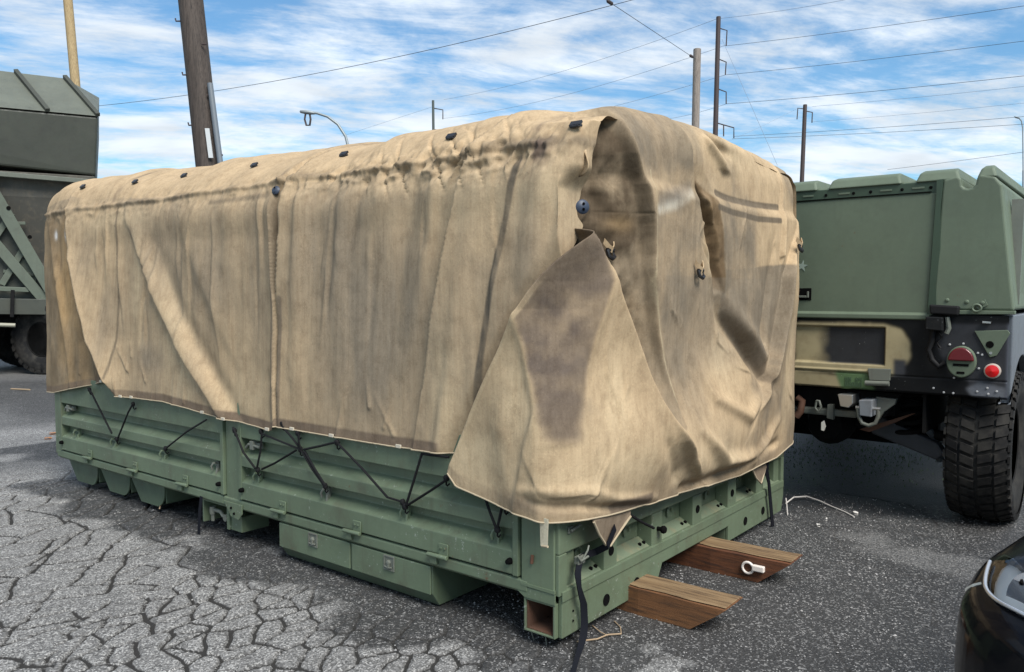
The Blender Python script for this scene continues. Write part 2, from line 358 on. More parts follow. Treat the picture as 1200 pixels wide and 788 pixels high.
def asphalt():
    m = Mt('cracked_asphalt', (.2, .2, .2), .9)
    aw, ac, am = m.attr('wet').outputs['Fac'], m.attr('crack').outputs['Fac'], m.attr('moss').outputs['Fac']
    ag = m.vor(118); ag2 = m.vor(200); rnd = m.ma('MULTIPLY', ag.outputs['Color'], 1)
    sepc = m.n('ShaderNodeSeparateColor'); m.l(ag.outputs['Color'], sepc.inputs[0])
    sep2 = m.n('ShaderNodeSeparateColor'); m.l(ag2.outputs['Color'], sep2.inputs[0])
    big = m.noise(1.4, 6, .6); mid = m.noise(9, 5, .62); fine = m.noise(120, 3, .6)
    # dry: exposed stone, mostly grey; wet: dark binder with a few pale stones
    dry = m.mixc(m.mr(sepc.outputs[0], 0, 1), (.058, .0575, .0565), (.24, .237, .232))
    dry = m.mixc(m.mr(sep2.outputs[1], .74, .84), dry, (.44, .435, .42))
    dry = m.mixc(m.mr(mid, .35, .75, 0, .4), dry, (.082, .08, .077))
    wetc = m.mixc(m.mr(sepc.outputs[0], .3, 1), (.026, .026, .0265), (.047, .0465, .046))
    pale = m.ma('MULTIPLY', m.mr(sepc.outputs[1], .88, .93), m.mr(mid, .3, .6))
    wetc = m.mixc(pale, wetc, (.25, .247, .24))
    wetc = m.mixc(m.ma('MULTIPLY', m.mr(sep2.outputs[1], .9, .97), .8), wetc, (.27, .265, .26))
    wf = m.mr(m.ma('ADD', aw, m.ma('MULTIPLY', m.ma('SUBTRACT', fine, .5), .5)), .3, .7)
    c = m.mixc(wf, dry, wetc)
    c = m.mixc(m.mr(big, .3, .75, 0, .25), c, (.06, .06, .06))
    c = m.mixc(m.ma('MULTIPLY', m.attr('truck_shade').outputs['Fac'], .92), c, (.007, .0075, .009))
    c = m.mixc(m.mr(m.noise(.9, 5, .6), .52, .68, 0, .38), c, m.mixc(1.0, c, (1.55, 1.55, 1.55), 'MULTIPLY'))
    cn = m.ma('ADD', ac, m.ma('MULTIPLY', m.ma('SUBTRACT', m.noise(75, 4, .65), .5), .006))
    cf = m.mr(cn, -.0008, .0012, 1, 0)
    c = m.mixc(cf, c, (.008, .0078, .0075))
    c = m.mixc(m.mr(cn, .001, .012, .3, 0), c, (.045, .043, .04))
    c = m.mixc(m.ma('MULTIPLY', am, m.mr(m.noise(40, 5, .7), .42, .6)), c, (.035, .06, .015))
    m.col(c); m.rgh(m.mr(wf, 0, 1, .92, .62))
    h = m.ma('ADD', m.ma('MULTIPLY', sepc.outputs[0], .6), m.ma('ADD', ag.outputs['Distance'], m.ma('MULTIPLY', fine, .8)))
    m.bump(h, .55, .006)
    return m.m
ground = grid_mesh('ground', np.stack([GX, GY, GZ], -1), asphalt(), attrs={'wet': wet, 'crack': dc, 'moss': np.where(core | (GX > 2), moss, 0), 'truck_shade': np.where(GX > 1.5, truck_shade, 0)}, smooth=180)
ground['kind'] = 'structure'; ground['label'] = 'cracked grey asphalt yard, dark and wet under the cargo bed'

# loose chippings on the dark strip
M_chip = Mt('stone_chip', (.3, .3, .29), .9); M_chip.col(M_chip.mixc(M_chip.mr(M_chip.vor(9).outputs['Distance'], .1, .8), (.09, .09, .09), (.38, .37, .36))); M_chip = M_chip.m
ch = MB(); rr_ = np.random.default_rng(4)
for i in range(6500):
    x = rr_.uniform(-.7, 2.9); y = rr_.uniform(-1.6, .55) if i % 4 else rr_.uniform(-1.5, 3.5)
    if y > .1-.2*x and x < 0 and rr_.random() < .7: continue
    s_ = rr_.uniform(.0015, .0042)*(1.7 if rr_.random() < .06 else 1); a = rr_.uniform(0, 6.28); q = rr_.uniform(.6, 1.5)
    ux_, uy_ = np.array([math.cos(a), math.sin(a), 0])*s_*q, np.array([-math.sin(a), math.cos(a), 0])*s_
    c_ = np.array([x, y, s_*.3+.001]); zz_ = np.array([0, 0, s_*.8])
    ch.add([c_+ux_, c_+uy_, c_-ux_, c_-uy_, c_+zz_, c_-zz_], [(0,1,4),(1,2,4),(2,3,4),(3,0,4),(1,0,5),(2,1,5),(3,2,5),(0,3,5)])
o = ch.build('loose_gravel', M_chip); o['kind'] = 'stuff'; o['label'] = 'loose pale stone chippings scattered on the dark asphalt'

# ================================================================= CARGO BED
BL, BW = 4.05, 2.16
bed = empty('cargo_bed', 'green steel drop-side cargo bed sitting on timber skids on the asphalt', 'cargo bed')
def ring_hook(mb, c, r, out, n=7, th=.0055):
    """an open loop of rod hanging from a plate; out = outward direction"""
    o_ = np.array(out, float); side = np.cross((0, 0, 1.0), o_)
    pts = [np.array(c)+o_*.012+side*r*math.cos(t)+np.array([0, 0, 1])*r*1.2*math.sin(t) for t in np.linspace(-.2, math.pi+.3, n)]
    return mb.tube(pts, th, 6)
prof = [(-.03, .722), (-.03, .548), (.020, .543), (.020, .496), (-.03, .458), (-.03, .406), (.020, .401), (.020, .362), (-.03, .326), (-.03, .240), (.04, .240), (.04, .722)]
def drop_side(y0, y1, label, hooks, latch_y):
    d = MB().prism(prof, 'y', y0+.02, y1-.02).build('drop_side', M_green, bed, .0035)
    d.data.transform(Matrix.Identity(4))
    # prism() takes (x, z) pairs for axis y
    for a, b in ((y0, y0+.026), (y1-.026, y1)):
        MB().box((-.0325, a, .238), (.032, b, .7205)).build('end_stile', M_green, d, .003)
    for hy in hooks:
        hk = MB(); hk.box((-.006, hy-.012, .345), (.006, hy+.012, .392)); hk.tube([(-.008, hy, .385), (-.03, hy, .388), (-.036, hy+.006, .372), (-.03, hy+.008, .352)], .0055, 6)
        hk.tube([(-.008, hy-.004, .36), (-.014, hy-.006, .335), (-.01, hy-.006, .305)], .007, 6)
        hk.build('lashing_hook', M_dsteel if hy in (2.141, 1.256) else M_green, d, 0, 40)
    for by in (y0+.035, y1-.035):
        MB().lathe([(.0, .02), (.009, .018), (.012, .008), (.012, -.004)], (-.033, by, .29), (-1, 0, 0), 12).build('bolt', M_hole, d, 0, 40)
    lt = MB(); lt.box((-.014, latch_y-.05, .505), (.005, latch_y+.04, .532)); lt.tube([(-.022, latch_y-.055, .515), (-.024, latch_y+.03, .522), (-.02, latch_y+.06, .5)], .007, 7); lt.box((-.03, latch_y-.012, .498), (-.006, latch_y+.016, .54))
    lt.build('latch', M_dsteel, d, .002)
    return d
drop_side(.158, 1.912, None, (.271, .751, 1.256, 1.774), 1.80)
drop_side(2.045, 3.955, None, (2.141, 2.661, 3.24, 3.74), 3.84)
# far long side (plain, same pressing), headboard at the far end
pr = [(BW-x, z) for x, z in prof]
MB().prism(pr, 'y', .16, 1.912).build('drop_side', M_green, bed, .0035); MB().prism(pr, 'y', 2.045, 3.955).build('drop_side', M_green, bed, .0035)
MB().box((.05, BL-.05, .2), (BW-.05, BL-.005, .74)).build('headboard', M_green, bed, .004)
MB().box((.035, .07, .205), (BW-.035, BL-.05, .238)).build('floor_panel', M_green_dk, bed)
# posts
def post(y0, y1, x0=-.024, nm='corner_post'):
    return MB().prism([(x0, .205), (.1, .205), (.1, .735), (x0, .735)], 'y', y0, y1).build(nm, M_green, bed, .005)
post(.004, .150); post(3.962, 4.045); post(1.92, 2.037, -.02, 'middle_post')
for y0, y1, nm in ((.004, .15, 'corner_post'), (3.962, 4.045, 'corner_post'), (1.92, 2.037, 'middle_post')):
    MB().box((BW-.1, y0, .205), (BW+.024, y1, .735)).build(nm, M_green, bed, .005)
# latch pin on the near post and post seams
MB().tube([(-.03, .095, .33), (-.03, .098, .30)], .006, 6).build('pin', M_rust, bed, 0, 40)
MB().prism([(.0, .221), (.148, .221), (.148, .212), (.0, .209)], 'x', -.0275, -.02).build('weld_seam', M_green, bed)
# rub rail under the drop sides with hinges
for y0, y1 in ((.12, 2.06), (2.06, 4.02)):
    MB().prism([(-.026, .226), (-.026, .19), (-.012, .178), (.05, .178), (.05, .228), (-.018, .232)], 'y', y0+.002, y1-.002).build('rub_rail', M_green, bed, .003)
MB().box((BW-.05, .12, .178), (BW+.026, 4.02, .228)).build('rub_rail', M_green, bed, .003)
for hy in (.525, 1.029, 1.553, 2.41, 2.957, 3.527):
    h = MB(); h.box((-.0365, hy-.028, .232), (-.0305, hy+.022, .288)); h.tube([(-.043, hy-.03, .238), (-.043, hy+.075, .236)], .0095, 8); h.box((-.04, hy+.03, .2), (-.026, hy+.065, .238))
    g = h.build('hinge', M_green, bed, .002, 40)
    MB().add(*(lambda b: (b.v, b.f))(MB().lathe([(0, .006), (.005, .005), (.006, 0)], (-.0365, hy-.012, .27), (-1, 0, 0), 8).lathe([(0, .006), (.005, .005), (.006, 0)], (-.0365, hy+.008, .27), (-1, 0, 0), 8))).build('rivet', M_green_dk, g, 0, 40)
# hexagonal gusset plate below the middle post
MB().prism([(2.045, .212), (1.985, .142), (1.915, .132), (1.885, .165), (1.885, .212)], 'x', -.034, -.0275).build('gusset_plate', M_green, bed, .002)
for (y, z) in ((1.975, .185), (1.95, .160)): MB().lathe([(0, .007), (.006, .006), (.007, 0)], (-.034, y, z), (-1, 0, 0), 8).build('bolt', M_hole, bed, 0, 40)
# tie-down pocket: an open steel box with a shackle
tp = MB(); tp.box((.0, 2.052, .05), (.17, 2.075, .178)); tp.box((.0, 2.29, .05), (.17, 2.302, .178)); tp.box((.0, 2.075, .165), (.17, 2.29, .178)); tp.box((.15, 2.075, .05), (.17, 2.29, .165)); tp.box((.01, 1.955, .05), (.17, 2.05, .13))
tpo = tp.build('tie_down_pocket', M_green, bed, .003)
sh = MB(); sh.tube([(.02, 2.235, .062), (.02, 2.235, .108), (.02, 2.22, .122), (.02, 2.16, .122), (.02, 2.14, .105), (.02, 2.085, .1)], .010, 8); sh.lathe([(.016, -.02), (.018, 0), (.016, .02)], (.02, 2.235, .118), (0, 0, 1), 10); sh.lathe([(.018, -.012), (.02, 0), (.018, .012)], (.02, 2.105, .1), (1, 0, 0), 10)
sh.build('shackle', M_dsteel, tpo, 0, 40)
# three pressed pockets under the far bay
for y1, y0 in ((3.985, 3.585), (3.535, 3.165), (3.14, 2.76)):
    b_ = MB(); n_ = 6
    poly = [(y1, .177), (y1, .150), (y1-.11, .032)]+[(y0+.11*math.sin(t)*0+.0+.09*(1-math.sin(t)), .032+.10*(1-math.cos(t))) for t in np.linspace(.1, 1.5, n_)]+[(y0, .177)]
    b_.prism(poly, 'x', .035, .045)
    b_.box((.045, y0, .165), (.30, y1, .177)); b_.box((.045, y0, .06), (.30, y0+.006, .165)); b_.prism([(y1, .165), (y1, .150), (y1-.11, .032), (y1-.116, .036), (y1-.006, .155), (y1-.006, .165)], 'x', .045, .3)
    b_.prism([(y1-.13, .03), (y0+.1, .03), (y0+.1, .036), (y1-.13, .036)], 'x', .045, .3)
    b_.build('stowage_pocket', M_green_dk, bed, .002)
# storage box with two doors
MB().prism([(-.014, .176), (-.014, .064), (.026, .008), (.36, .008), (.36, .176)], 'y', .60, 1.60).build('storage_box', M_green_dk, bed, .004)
sb = [o for o in bed.children if o.name.startswith('storage_box')][0]
for y0, y1, ly in ((.605, 1.078, .839), (1.09, 1.597, 1.339)):
    dr = MB().box((-.0215, y0, .062), (-.0145, y1, .176)).build('door', M_green, sb, .003)
    lm = MB(); lm.box((-.0275, ly-.031, .112), (-.022, ly+.031, .118)); lm.box((-.0275, ly-.031, .168), (-.022, ly+.031, .174)); lm.box((-.0275, ly-.031, .118), (-.022, ly-.025, .168)); lm.box((-.0275, ly+.025, .118), (-.022, ly+.031, .168))
    lm.box((-.0235, ly-.025, .118), (-.0222, ly+.025, .168)); lm.tube([(-.03, ly-.02, .128), (-.031, ly, .124), (-.03, ly+.02, .128)], .004, 6); lm.lathe([(0, .012), (.009, .01), (.012, 0)], (-.0235, ly+.002, .145), (-1, 0, 0), 10); lm.box((-.034, ly-.006, .128), (-.026, ly+.006, .152))
    lm.build('door_latch', M_dsteel, sb, .0015)
MB().box((-.02, .62, .003), (.05, 1.58, .012)).v
MB().prism([(1.6, .16), (1.66, .176), (1.66, .1), (1.6, .06)], 'x', .05, .34).build('box_bracket', M_green_dk, bed)
# under-floor beams lying on the skids
for x in (.48, 1.10): MB().box((x, .16, .118), (x+.16, BL-.1, .203)).build('floor_beam', M_green_dk, bed, .003)
for y in (.75, 1.5, 2.35, 3.3): MB().box((.1, y, .146), (BW-.1, y+.07, .201)).build('cross_member', M_green_dk, bed)
# --- end frame (near short side)
MB().prism([(.0, .215), (.0, .046), (.688, .046), (.735, .122), (1.412, .122), (1.412, .046), (2.13, .046), (2.16, .13), (2.16, .215)], 'y', -.014, .004).build('end_beam', M_green, bed, .0035)
MB().prism([(-.004, .214), (-.004, .178), (2.15, .178), (2.15, .214)], 'y', -.019, -.0145).build('beam_flange', M_green, bed, .0015)
MB().prism([(-.018, .205), (.052, .245), (.052, .2), (-.018, .2)], 'x', .02, 2.14).build('sill_ledge', paint('sill_dirty_paint', (.13, .165, .105), .7, (.22, .18, .1), .85), bed)
MB().box((.002, .056, .21), (BW-.002, .066, .70)).build('end_panel', M_green, bed)
MB().box((-.018, -.012, .346), (BW+.005, .05, .735)).build('top_rail', M_green, bed, .005)
ups = [(-.018, .03), (.277, .369), (.645, .734), (1.023, 1.114), (1.407, 1.504), (1.765, 1.86), (2.125, 2.165)]
for i, (a, b) in enumerate(ups):
    if i == 0: MB().box((a, -.0125, .20), (b, .0035, .3455)).build('upright', M_green, bed, .003); continue
    MB().prism([(-.012, .2), (.0555, .238), (.0555, .3455), (-.012, .3455)], 'x', a, b).build('upright', M_green, bed, .003)
# corner gusset running down to the foot, hollow foot tubes with a rusty bore
MB().prism([(.20, .205), (.148, .205), (.022, .207), (.0, .207), (.0, .168), (.135, .168)], 'x', -.024, -.019).build('corner_gusset', M_green, bed, .002)
def foot(x0, x1, nm='foot_tube'):
    f = MB()
    f.box((x0, .004, .046), (x1, .012, .168)); f.box((x0, .132, .046), (x1, .14, .168)); f.box((x0, .012, .046), (x1, .132, .053)); f.box((x0, .012, .16), (x1, .132, .168))
    return f.build(nm, M_green, bed, .002)
foot(-.02, .69); foot(1.42, 2.13)
MB().box((-.012, .0125, .0535), (.6, .018, .1595)).build('rust_dark_lining', M_rust, bed); MB().box((-.012, .126, .0535), (.6, .1315, .1595)).build('rust_dark_lining', M_rust, bed)
MB().box((-.012, .019, .0535), (.6, .1255, .0575)).build('rust_dark_lining', M_rust, bed); MB().box((.3, .019, .058), (.305, .1255, .159)).build('rust_dark_lining', M_hole, bed)  # last plate is black: shade deep in the bore put in as colour
MB().box((1.412, .004, .046), (1.4195, .14, .168)).build('foot_plate', M_green, bed, .002)
# holes as dark discs (shade of the bores put in as colour), hooks and bolts of the end frame
def hole(x, z, r=.021, y=-.0155):
    h = MB(); h.lathe([(r*1.0, 0), (r*1.0, .0026), (r*.9, .0026), (r*.86, .0008), (0, .0008)], (x, y+.0006, z), (0, -1, 0), 20); return h.build('hole_disc', M_hole, bed, 0, 30)
for x, z, r in ((.288, .1, .022), (.516, .1, .022), (1.618, .103, .021), (1.854, .106, .021)): hole(x, z, r)
for x, z in ((.325, .278), (1.07, .28), (1.455, .278)): hole(x, z, .018, -.0125)
for x, z in ((.065, .128), (.065, .092)): hole(x, z, .004)
for x in (.33, .86, 1.2, 1.55):
    pass
for a, b in zip(ups[:-1], ups[1:]):
    cx_ = (a[1]+b[0])/2+.03
    hk = MB(); ring_hook(hk, (cx_, .056, .292), .021, (0, -1, 0)); hk.box((cx_-.012, .048, .27), (cx_+.012, .056, .30)); hk.build('lashing_hook', M_green, bed, 0, 40)
for x in (.693,):
    k = MB(); k.lathe([(.009, 0), (.009, .018), (.015, .02), (.017, .03), (.012, .038), (0, .04)], (x, -.012, .278), (0, -1, 0), 14); k.build('lashing_knob', M_hole, bed, 0, 40)
for a, b in ups[1:-1]:
    for x in (a-.045, a-.012): MB().lathe([(0, .008), (.007, .007), (.009, 0)], (x, .02, .226), (0, -.5, .86), 8).build('bolt', M_hole, bed, 0, 40)
lt = MB(); lt.box((.03, -.02, .413), (.06, -.013, .437)); lt.tube([(.035, -.026, .425), (.09, -.03, .436)], .006, 7); lt.build('latch', M_dsteel, bed, .002)
# small bracket foot behind the end beam
MB().prism([(.70, .14), (.76, .14), (.745, .06), (.735, .06)], 'y', .3, .31).build('bracket', M_green_dk, bed)

# ================================================================= TIMBER SKIDS
Wd1 = wood_mat('wet_red_timber', (.085, .028, .011), (.16, .058, .02), (.025, .011, .007)); Wd2 = wood_mat('brown_timber', (.12, .050, .018), (.20, .088, .032), (.05, .025, .012))
Wt = wood_mat('pale_timber_top', (.17, .105, .05), (.27, .185, .10), (.07, .04, .02))  # paler wood for the upper faces
def skid(x0, x1, y0t, y0b, h, mat, label, topw):
    root = empty('timber_skid', label, 'timber', ((x0+x1)/2, 1.8, 0), 0, 'timber skids under the cargo bed')
    dx, dy = (x0+x1)/2, 1.8; n = 40; P = []
    ys = np.concatenate([[y0t], np.linspace(y0t+.03, 3.85, n)])
    b = MB(); V = []
    for i, y in enumerate(ys):
        f = np.clip((y-y0b)/.02, 0, 1)
        zb = 0.0 if y >= y0b else h*(y0b-y)/(y0b-y0t)*.96
        wv = .004*math.sin(y*9)+.003*math.sin(y*23)
        V += [(x0+wv-dx, y-dy, zb), (x1+wv-dx, y-dy, zb), (x1+wv-dx, y-dy, h), (x0+wv-dx, y-dy, h-.004)]
    F = [(0, 1, 2, 3)]
    for i in range(len(ys)-1):
        for k in range(4): F.append((i*4+k, (i+1)*4+k, (i+1)*4+(k+1) % 4, i*4+(k+1) % 4))
    F.append(tuple((len(ys)-1)*4+k for k in (3, 2, 1, 0)))
    b.add(V, F); bo = b.build('beam', mat, root, .006)
    t = MB(); V = []; F = []
    for i, y in enumerate(ys):
        wv = .004*math.sin(y*9)+.003*math.sin(y*23); e = .004*math.sin(y*31)
        V += [(x0+wv-dx+topw+e, y-dy+.004, h+.0005), (x1+wv-dx-.004, y-dy+.004, h+.0005), (x1+wv-dx-.006, y-dy+.006, h+.003), (x0+wv-dx+topw+e+.003, y-dy+.006, h+.003)]
    for i in range(len(ys)-1):
        for k in range(4): F.append((i*4+k, (i+1)*4+k, (i+1)*4+(k+1) % 4, i*4+(k+1) % 4))
    F += [(0, 1, 2, 3), tuple((len(ys)-1)*4+k for k in (3, 2, 1, 0))]
    t.add(V, F).build('pale_top_face', Wt, root)
    return root
skid(.455, .612, -.415, -.29, .108, Wd2, 'pale topped timber skid nearer the bed corner, its sloped end orange brown', .012)
skid(1.085, 1.235, -.43, -.29, .112, Wd1, 'dark red timber skid with a white plastic ring on its side', .02)
# ================================================================= CANVAS COVER
def canvas_mat():
    m = Mt('weathered_canvas', (.4, .3, .18), .92, 0, .15)
    at = m.attr('tint').outputs['Color']
    weave = m.noise(420, 2, .5); spk = m.noise(120, 6, .78); mid = m.noise(11, 8, .70)
    strk = m.noise(5, 7, .66, m.co((11, 11, .8)))
    c = m.mixc(m.mr(strk, .42, .68, 0, .42), at, m.mixc(1.0, at, (.60, .56, .52), 'MULTIPLY'))
    c = m.mixc(m.mr(mid, .5, .68, 0, .5), c, m.mixc(1.0, at, (.55, .52, .50), 'MULTIPLY'))
    c = m.mixc(m.mr(mid, .47, .30, 0, .45), c, m.mixc(1.0, at, (1.28, 1.27, 1.25), 'MULTIPLY'))
    c = m.mixc(m.ma('MULTIPLY', m.mr(spk, .55, .68), .45), c, m.mixc(1.0, at, (.45, .4, .38), 'MULTIPLY'))
    c = m.mixc(m.ma('MULTIPLY', m.mr(spk, .44, .33), .5), c, m.mixc(1.0, at, (1.4, 1.38, 1.34), 'MULTIPLY'))
    m.col(c)
    wr = m.noise(26, 6, .62, m.co((1, 1, .45)), .5)
    cr1 = m.mr(m.ma('ABSOLUTE', m.ma('SUBTRACT', m.noise(3.4, 4, .55, m.co((1, 1, .55)), .8), .5)), 0, .035, 1, 0, True)
    cr2 = m.mr(m.ma('ABSOLUTE', m.ma('SUBTRACT', m.noise(6.5, 4, .6, m.co((1, 1, .7), (.4, .3, .2)), .6), .5)), 0, .03, 1, 0, True)
    cre = m.ma('ADD', cr1, m.ma('MULTIPLY', cr2, .6))
    m.bump(m.ma('ADD', m.ma('ADD', m.ma('MULTIPLY', wr, .55), m.ma('MULTIPLY', cre, .09)), m.ma('MULTIPLY', weave, .12)), .24, .012)
    return m.m
M_canvas = canvas_mat()
TAN = np.array((.425, .315, .195)); GRY = np.array((.235, .192, .140)); DRK = np.array((.080, .062, .046)); LGT = np.array((.51, .395, .25)); ORG = np.array((.42, .28, .14))
cover = empty('canvas_cover', 'weathered tan canvas tarpaulin draped over the green cargo bed', 'tarpaulin')

def pl_dist(A, Z, pts):
    """distance, side (+ to the right of a line listed top to bottom) and position along a polyline"""
    D = np.full(A.shape, 9e9); Sg = np.ones(A.shape); U = np.zeros(A.shape)
    ln = [math.hypot(q[0]-p[0], q[1]-p[1]) for p, q in zip(pts[:-1], pts[1:])]; T = sum(ln); acc = 0
    for (p, q), l_ in zip(zip(pts[:-1], pts[1:]), ln):
        dx, dz = (q[0]-p[0]), (q[1]-p[1])
        t = ((A-p[0])*dx+(Z-p[1])*dz)/(l_*l_+1e-12); tcl = np.clip(t, 0, 1)
        d = np.hypot(A-p[0]-dx*tcl, Z-p[1]-dz*tcl); m = d < D
        sg = np.sign(dx*(Z-p[1])-dz*(A-p[0])); sg = np.where(sg == 0, 1, sg)
        D = np.where(m, d, D); Sg = np.where(m, sg, Sg); U = np.where(m, (acc+tcl*l_)/T, U); acc += l_
    return D, Sg, U
def amp_u(U, amps): return np.interp(U, np.linspace(0, 1, len(amps)), amps)
def ledge(A, Z, pts, amps, wl, wr):
    """cloth lying over cloth: proud on the right, dropping over wl on the left"""
    D, s, U = pl_dist(A, Z, pts); h = amp_u(U, amps)
    return h*np.where(s > 0, np.exp(-D/wr), sst(wl, 0, D))
def ledge_l(A, Z, pts, amps, wr, wl):
    D, s, U = pl_dist(A, Z, pts); h = amp_u(U, amps)
    return h*np.where(s < 0, np.exp(-D/wl), sst(wr, 0, D))
def ridge(A, Z, pts, amps, wl, wr):
    D, s, U = pl_dist(A, Z, pts); h = amp_u(U, amps); w = np.where(s > 0, wr, wl)
    return h*np.exp(-(D/w)**2)
def line_mask(A, Z, pts, w, soft=.5):
    D, s, U = pl_dist(A, Z, pts); return sst(w*(1+soft), w*(1-soft), D)
def side_pts(pp, x=-.04): return [(-onX(px, py, x)[1], onX(px, py, x)[2]) for px, py in pp]
def end_pts(pp, y=-.07): return [(onY(px, py, y)[0], onY(px, py, y)[2]) for px, py in pp]
def blob(A, Z, c, r, th=0):
    dx, dz = A-c[0], Z-c[1]; u = dx*math.cos(th)+dz*math.sin(th); v = -dx*math.sin(th)+dz*math.cos(th)
    return np.exp(-((u/r[0])**2+(v/r[1])**2))
def mixv(C, col, f): return C*(1-f[..., None])+np.array(col)*f[..., None]

fe = side_pts([(690, 234), (675, 252), (645, 303), (622, 345), (597, 394), (555, 480), (526, 546)], -.075)
def a0_of(z): return np.interp(z, [p[1] for p in fe[::-1]]+[1.66, 1.80], [p[0] for p in fe[::-1]]+[.075, .06])
def poly_in(Yq, Zq, poly):
    ins = np.zeros(Yq.shape, bool); n = len(poly)
    for i in range(n):
        (x1, y1), (x2, y2) = poly[i], poly[(i+1) % n]
        ins ^= ((y1 > Zq) != (y2 > Zq)) & (Yq < (x2-x1)*(Zq-y1)/(y2-y1+1e-12)+x1)
    return ins
# ---- cross-sections of roof and sides, near end to far end: (x, z) from the near-side hem over the roof
SEC = {
 -.03: [(-.045, .6), (-.035, 1.0), (-.02, 1.5), (-.005, 1.71), (.045, 1.825), (.17, 1.92), (.5, 1.975), (1.0, 2.0), (1.345, 2.0), (1.9, 1.975), (2.13, 1.95), (2.22, 1.86), (2.25, 1.6), (2.24, 1.1), (2.2, .62)],
 .55: [(-.045, .6), (-.035, 1.0), (-.02, 1.5), (-.005, 1.70), (.05, 1.815), (.18, 1.92), (.5, 1.985), (.85, 2.02), (1.2, 2.03), (1.8, 1.99), (2.06, 1.93), (2.17, 1.82), (2.2, 1.6), (2.2, 1.1), (2.19, .62)],
 1.6: [(-.045, .6), (-.035, 1.0), (-.02, 1.5), (-.005, 1.70), (.06, 1.80), (.22, 1.915), (.5, 2.0), (.85, 2.05), (1.2, 2.06), (1.75, 1.99), (2.02, 1.9), (2.15, 1.78), (2.19, 1.6), (2.2, 1.1), (2.19, .62)],
 2.5: [(-.045, .6), (-.035, 1.0), (-.02, 1.5), (-.01, 1.72), (.06, 1.83), (.22, 1.945), (.5, 2.04), (.85, 2.09), (1.2, 2.1), (1.75, 2.02), (2.02, 1.92), (2.15, 1.78), (2.19, 1.6), (2.2, 1.1), (2.19, .62)],
 3.3: [(-.045, .6), (-.035, 1.0), (-.02, 1.5), (-.01, 1.755), (.05, 1.875), (.22, 1.985), (.5, 2.035), (.85, 2.09), (1.2, 2.10), (1.75, 2.05), (2.02, 1.93), (2.15, 1.78), (2.19, 1.6), (2.2, 1.1), (2.19, .62)],
 3.95: [(-.045, .6), (-.035, 1.0), (-.02, 1.5), (-.01, 1.78), (.04, 1.90), (.2, 1.99), (.5, 2.02), (.85, 2.05), (1.2, 2.06), (1.75, 2.05), (2.02, 1.93), (2.15, 1.78), (2.19, 1.6), (2.2, 1.1), (2.19, .62)],
 4.2: [(-.02, .6), (.0, 1.0), (.0, 1.5), (.015, 1.76), (.05, 1.88), (.2, 1.985), (.5, 2.01), (.85, 2.03), (1.2, 2.03), (1.75, 1.95), (2.02, 1.87), (2.13, 1.75), (2.17, 1.6), (2.18, 1.1), (2.18, .62)]}
ty = np.array(sorted(SEC)); secs = np.array([SEC[k] for k in ty])            # (k, 15, 2)
TS = np.array([0, .14, .32, .40, .44, .49, .57, .66, .72, .80, .85, .88, .91, .96, 1.0])
def smooth_interp(T, k, v):
    """monotone-ish cubic through knots k with values v (…, len(k))"""
    m = np.gradient(v, k, axis=-1); i = np.clip(np.searchsorted(k, T, side='right')-1, 0, len(k)-2)
    h = k[i+1]-k[i]; t = (T-k[i])/h
    return (2*t**3-3*t**2+1)*v[..., i]+(t**3-2*t**2+t)*h*m[..., i]+(-2*t**3+3*t**2)*v[..., i+1]+(t**3-t**2)*h*m[..., i+1]
tcol = np.concatenate([np.linspace(0, .40, 190, endpoint=False), np.linspace(.40, .52, 60, endpoint=False), np.linspace(.52, .78, 60, endpoint=False), np.linspace(.78, 1, 40)])
ycol = np.linspace(-.035, 4.17, 560)
base = np.zeros((len(ycol), len(tcol), 2))
zt0 = smooth_interp(tcol, TS, secs[0, :, 1])
wrap_lim = np.where((tcol < .5) & (zt0 < 1.5), a0_of(zt0)+.06, 0)
wrap_lim = np.where((tcol < .62) & (zt0 >= 1.5), np.interp(zt0, [1.5, 1.56, 1.70, 1.80, 1.86, 1.90, 1.95], [.12, .13, .15, .15, .13, .07, .04]), wrap_lim)
wrap_lim = np.where(tcol >= .57, np.maximum(.04-(tcol-.57), .03), wrap_lim)
for _ in range(6): wrap_lim[1:-1] = .25*wrap_lim[:-2]+.5*wrap_lim[1:-1]+.25*wrap_lim[2:]
sgrid = (ycol-ycol[0])/(ycol[-1]-ycol[0])
Yfull = -wrap_lim[None, :]+(4.17+wrap_lim[None, :])*np.concatenate([np.linspace(0, .09, 110, endpoint=False), np.linspace(.09, 1, len(ycol)-110)])[:, None]
prof_k = np.stack([smooth_interp(tcol, TS, secs[:, :, c]) for c in (0, 1)], -1)     # (k, nt, 2)
for c in (0, 1):
    for j in range(len(tcol)): base[:, j, c] = smooth_interp(np.clip(Yfull[:, j], -.03, 4.17), ty, prof_k[:, j, c])
Yg = Yfull.copy(); Xg = base[..., 0].copy(); Zg = base[..., 1].copy()
HEM = [(4.2, .60), (4.011, .609), (3.572, .680), (3.286, .731), (3.205, .727), (3.190, .715), (3.119, .662), (2.593, .671), (2.13, .639), (1.587, .618), (1.575, .64), (1.127, .637), (.797, .639), (.499, .648), (.2, .66), (-.1, .66)]
ycol = Yfull[:, 0]
hem = np.interp(ycol, [p[0] for p in HEM[::-1]], [p[1] for p in HEM[::-1]])
fs = np.clip((1.70-Zg)/1.10, 0, 1); side = (tcol < .42)[None, :]
Zg = np.where(side, Zg+(hem[:, None]-.6)*fs, Zg)
A = -Yg; Z = Zg
d = np.zeros(A.shape)
K = lambda pp: side_pts(pp)
eave_fade = sst(1.86, 1.70, Z)
onside = np.where(side, 1.0, 0.0)
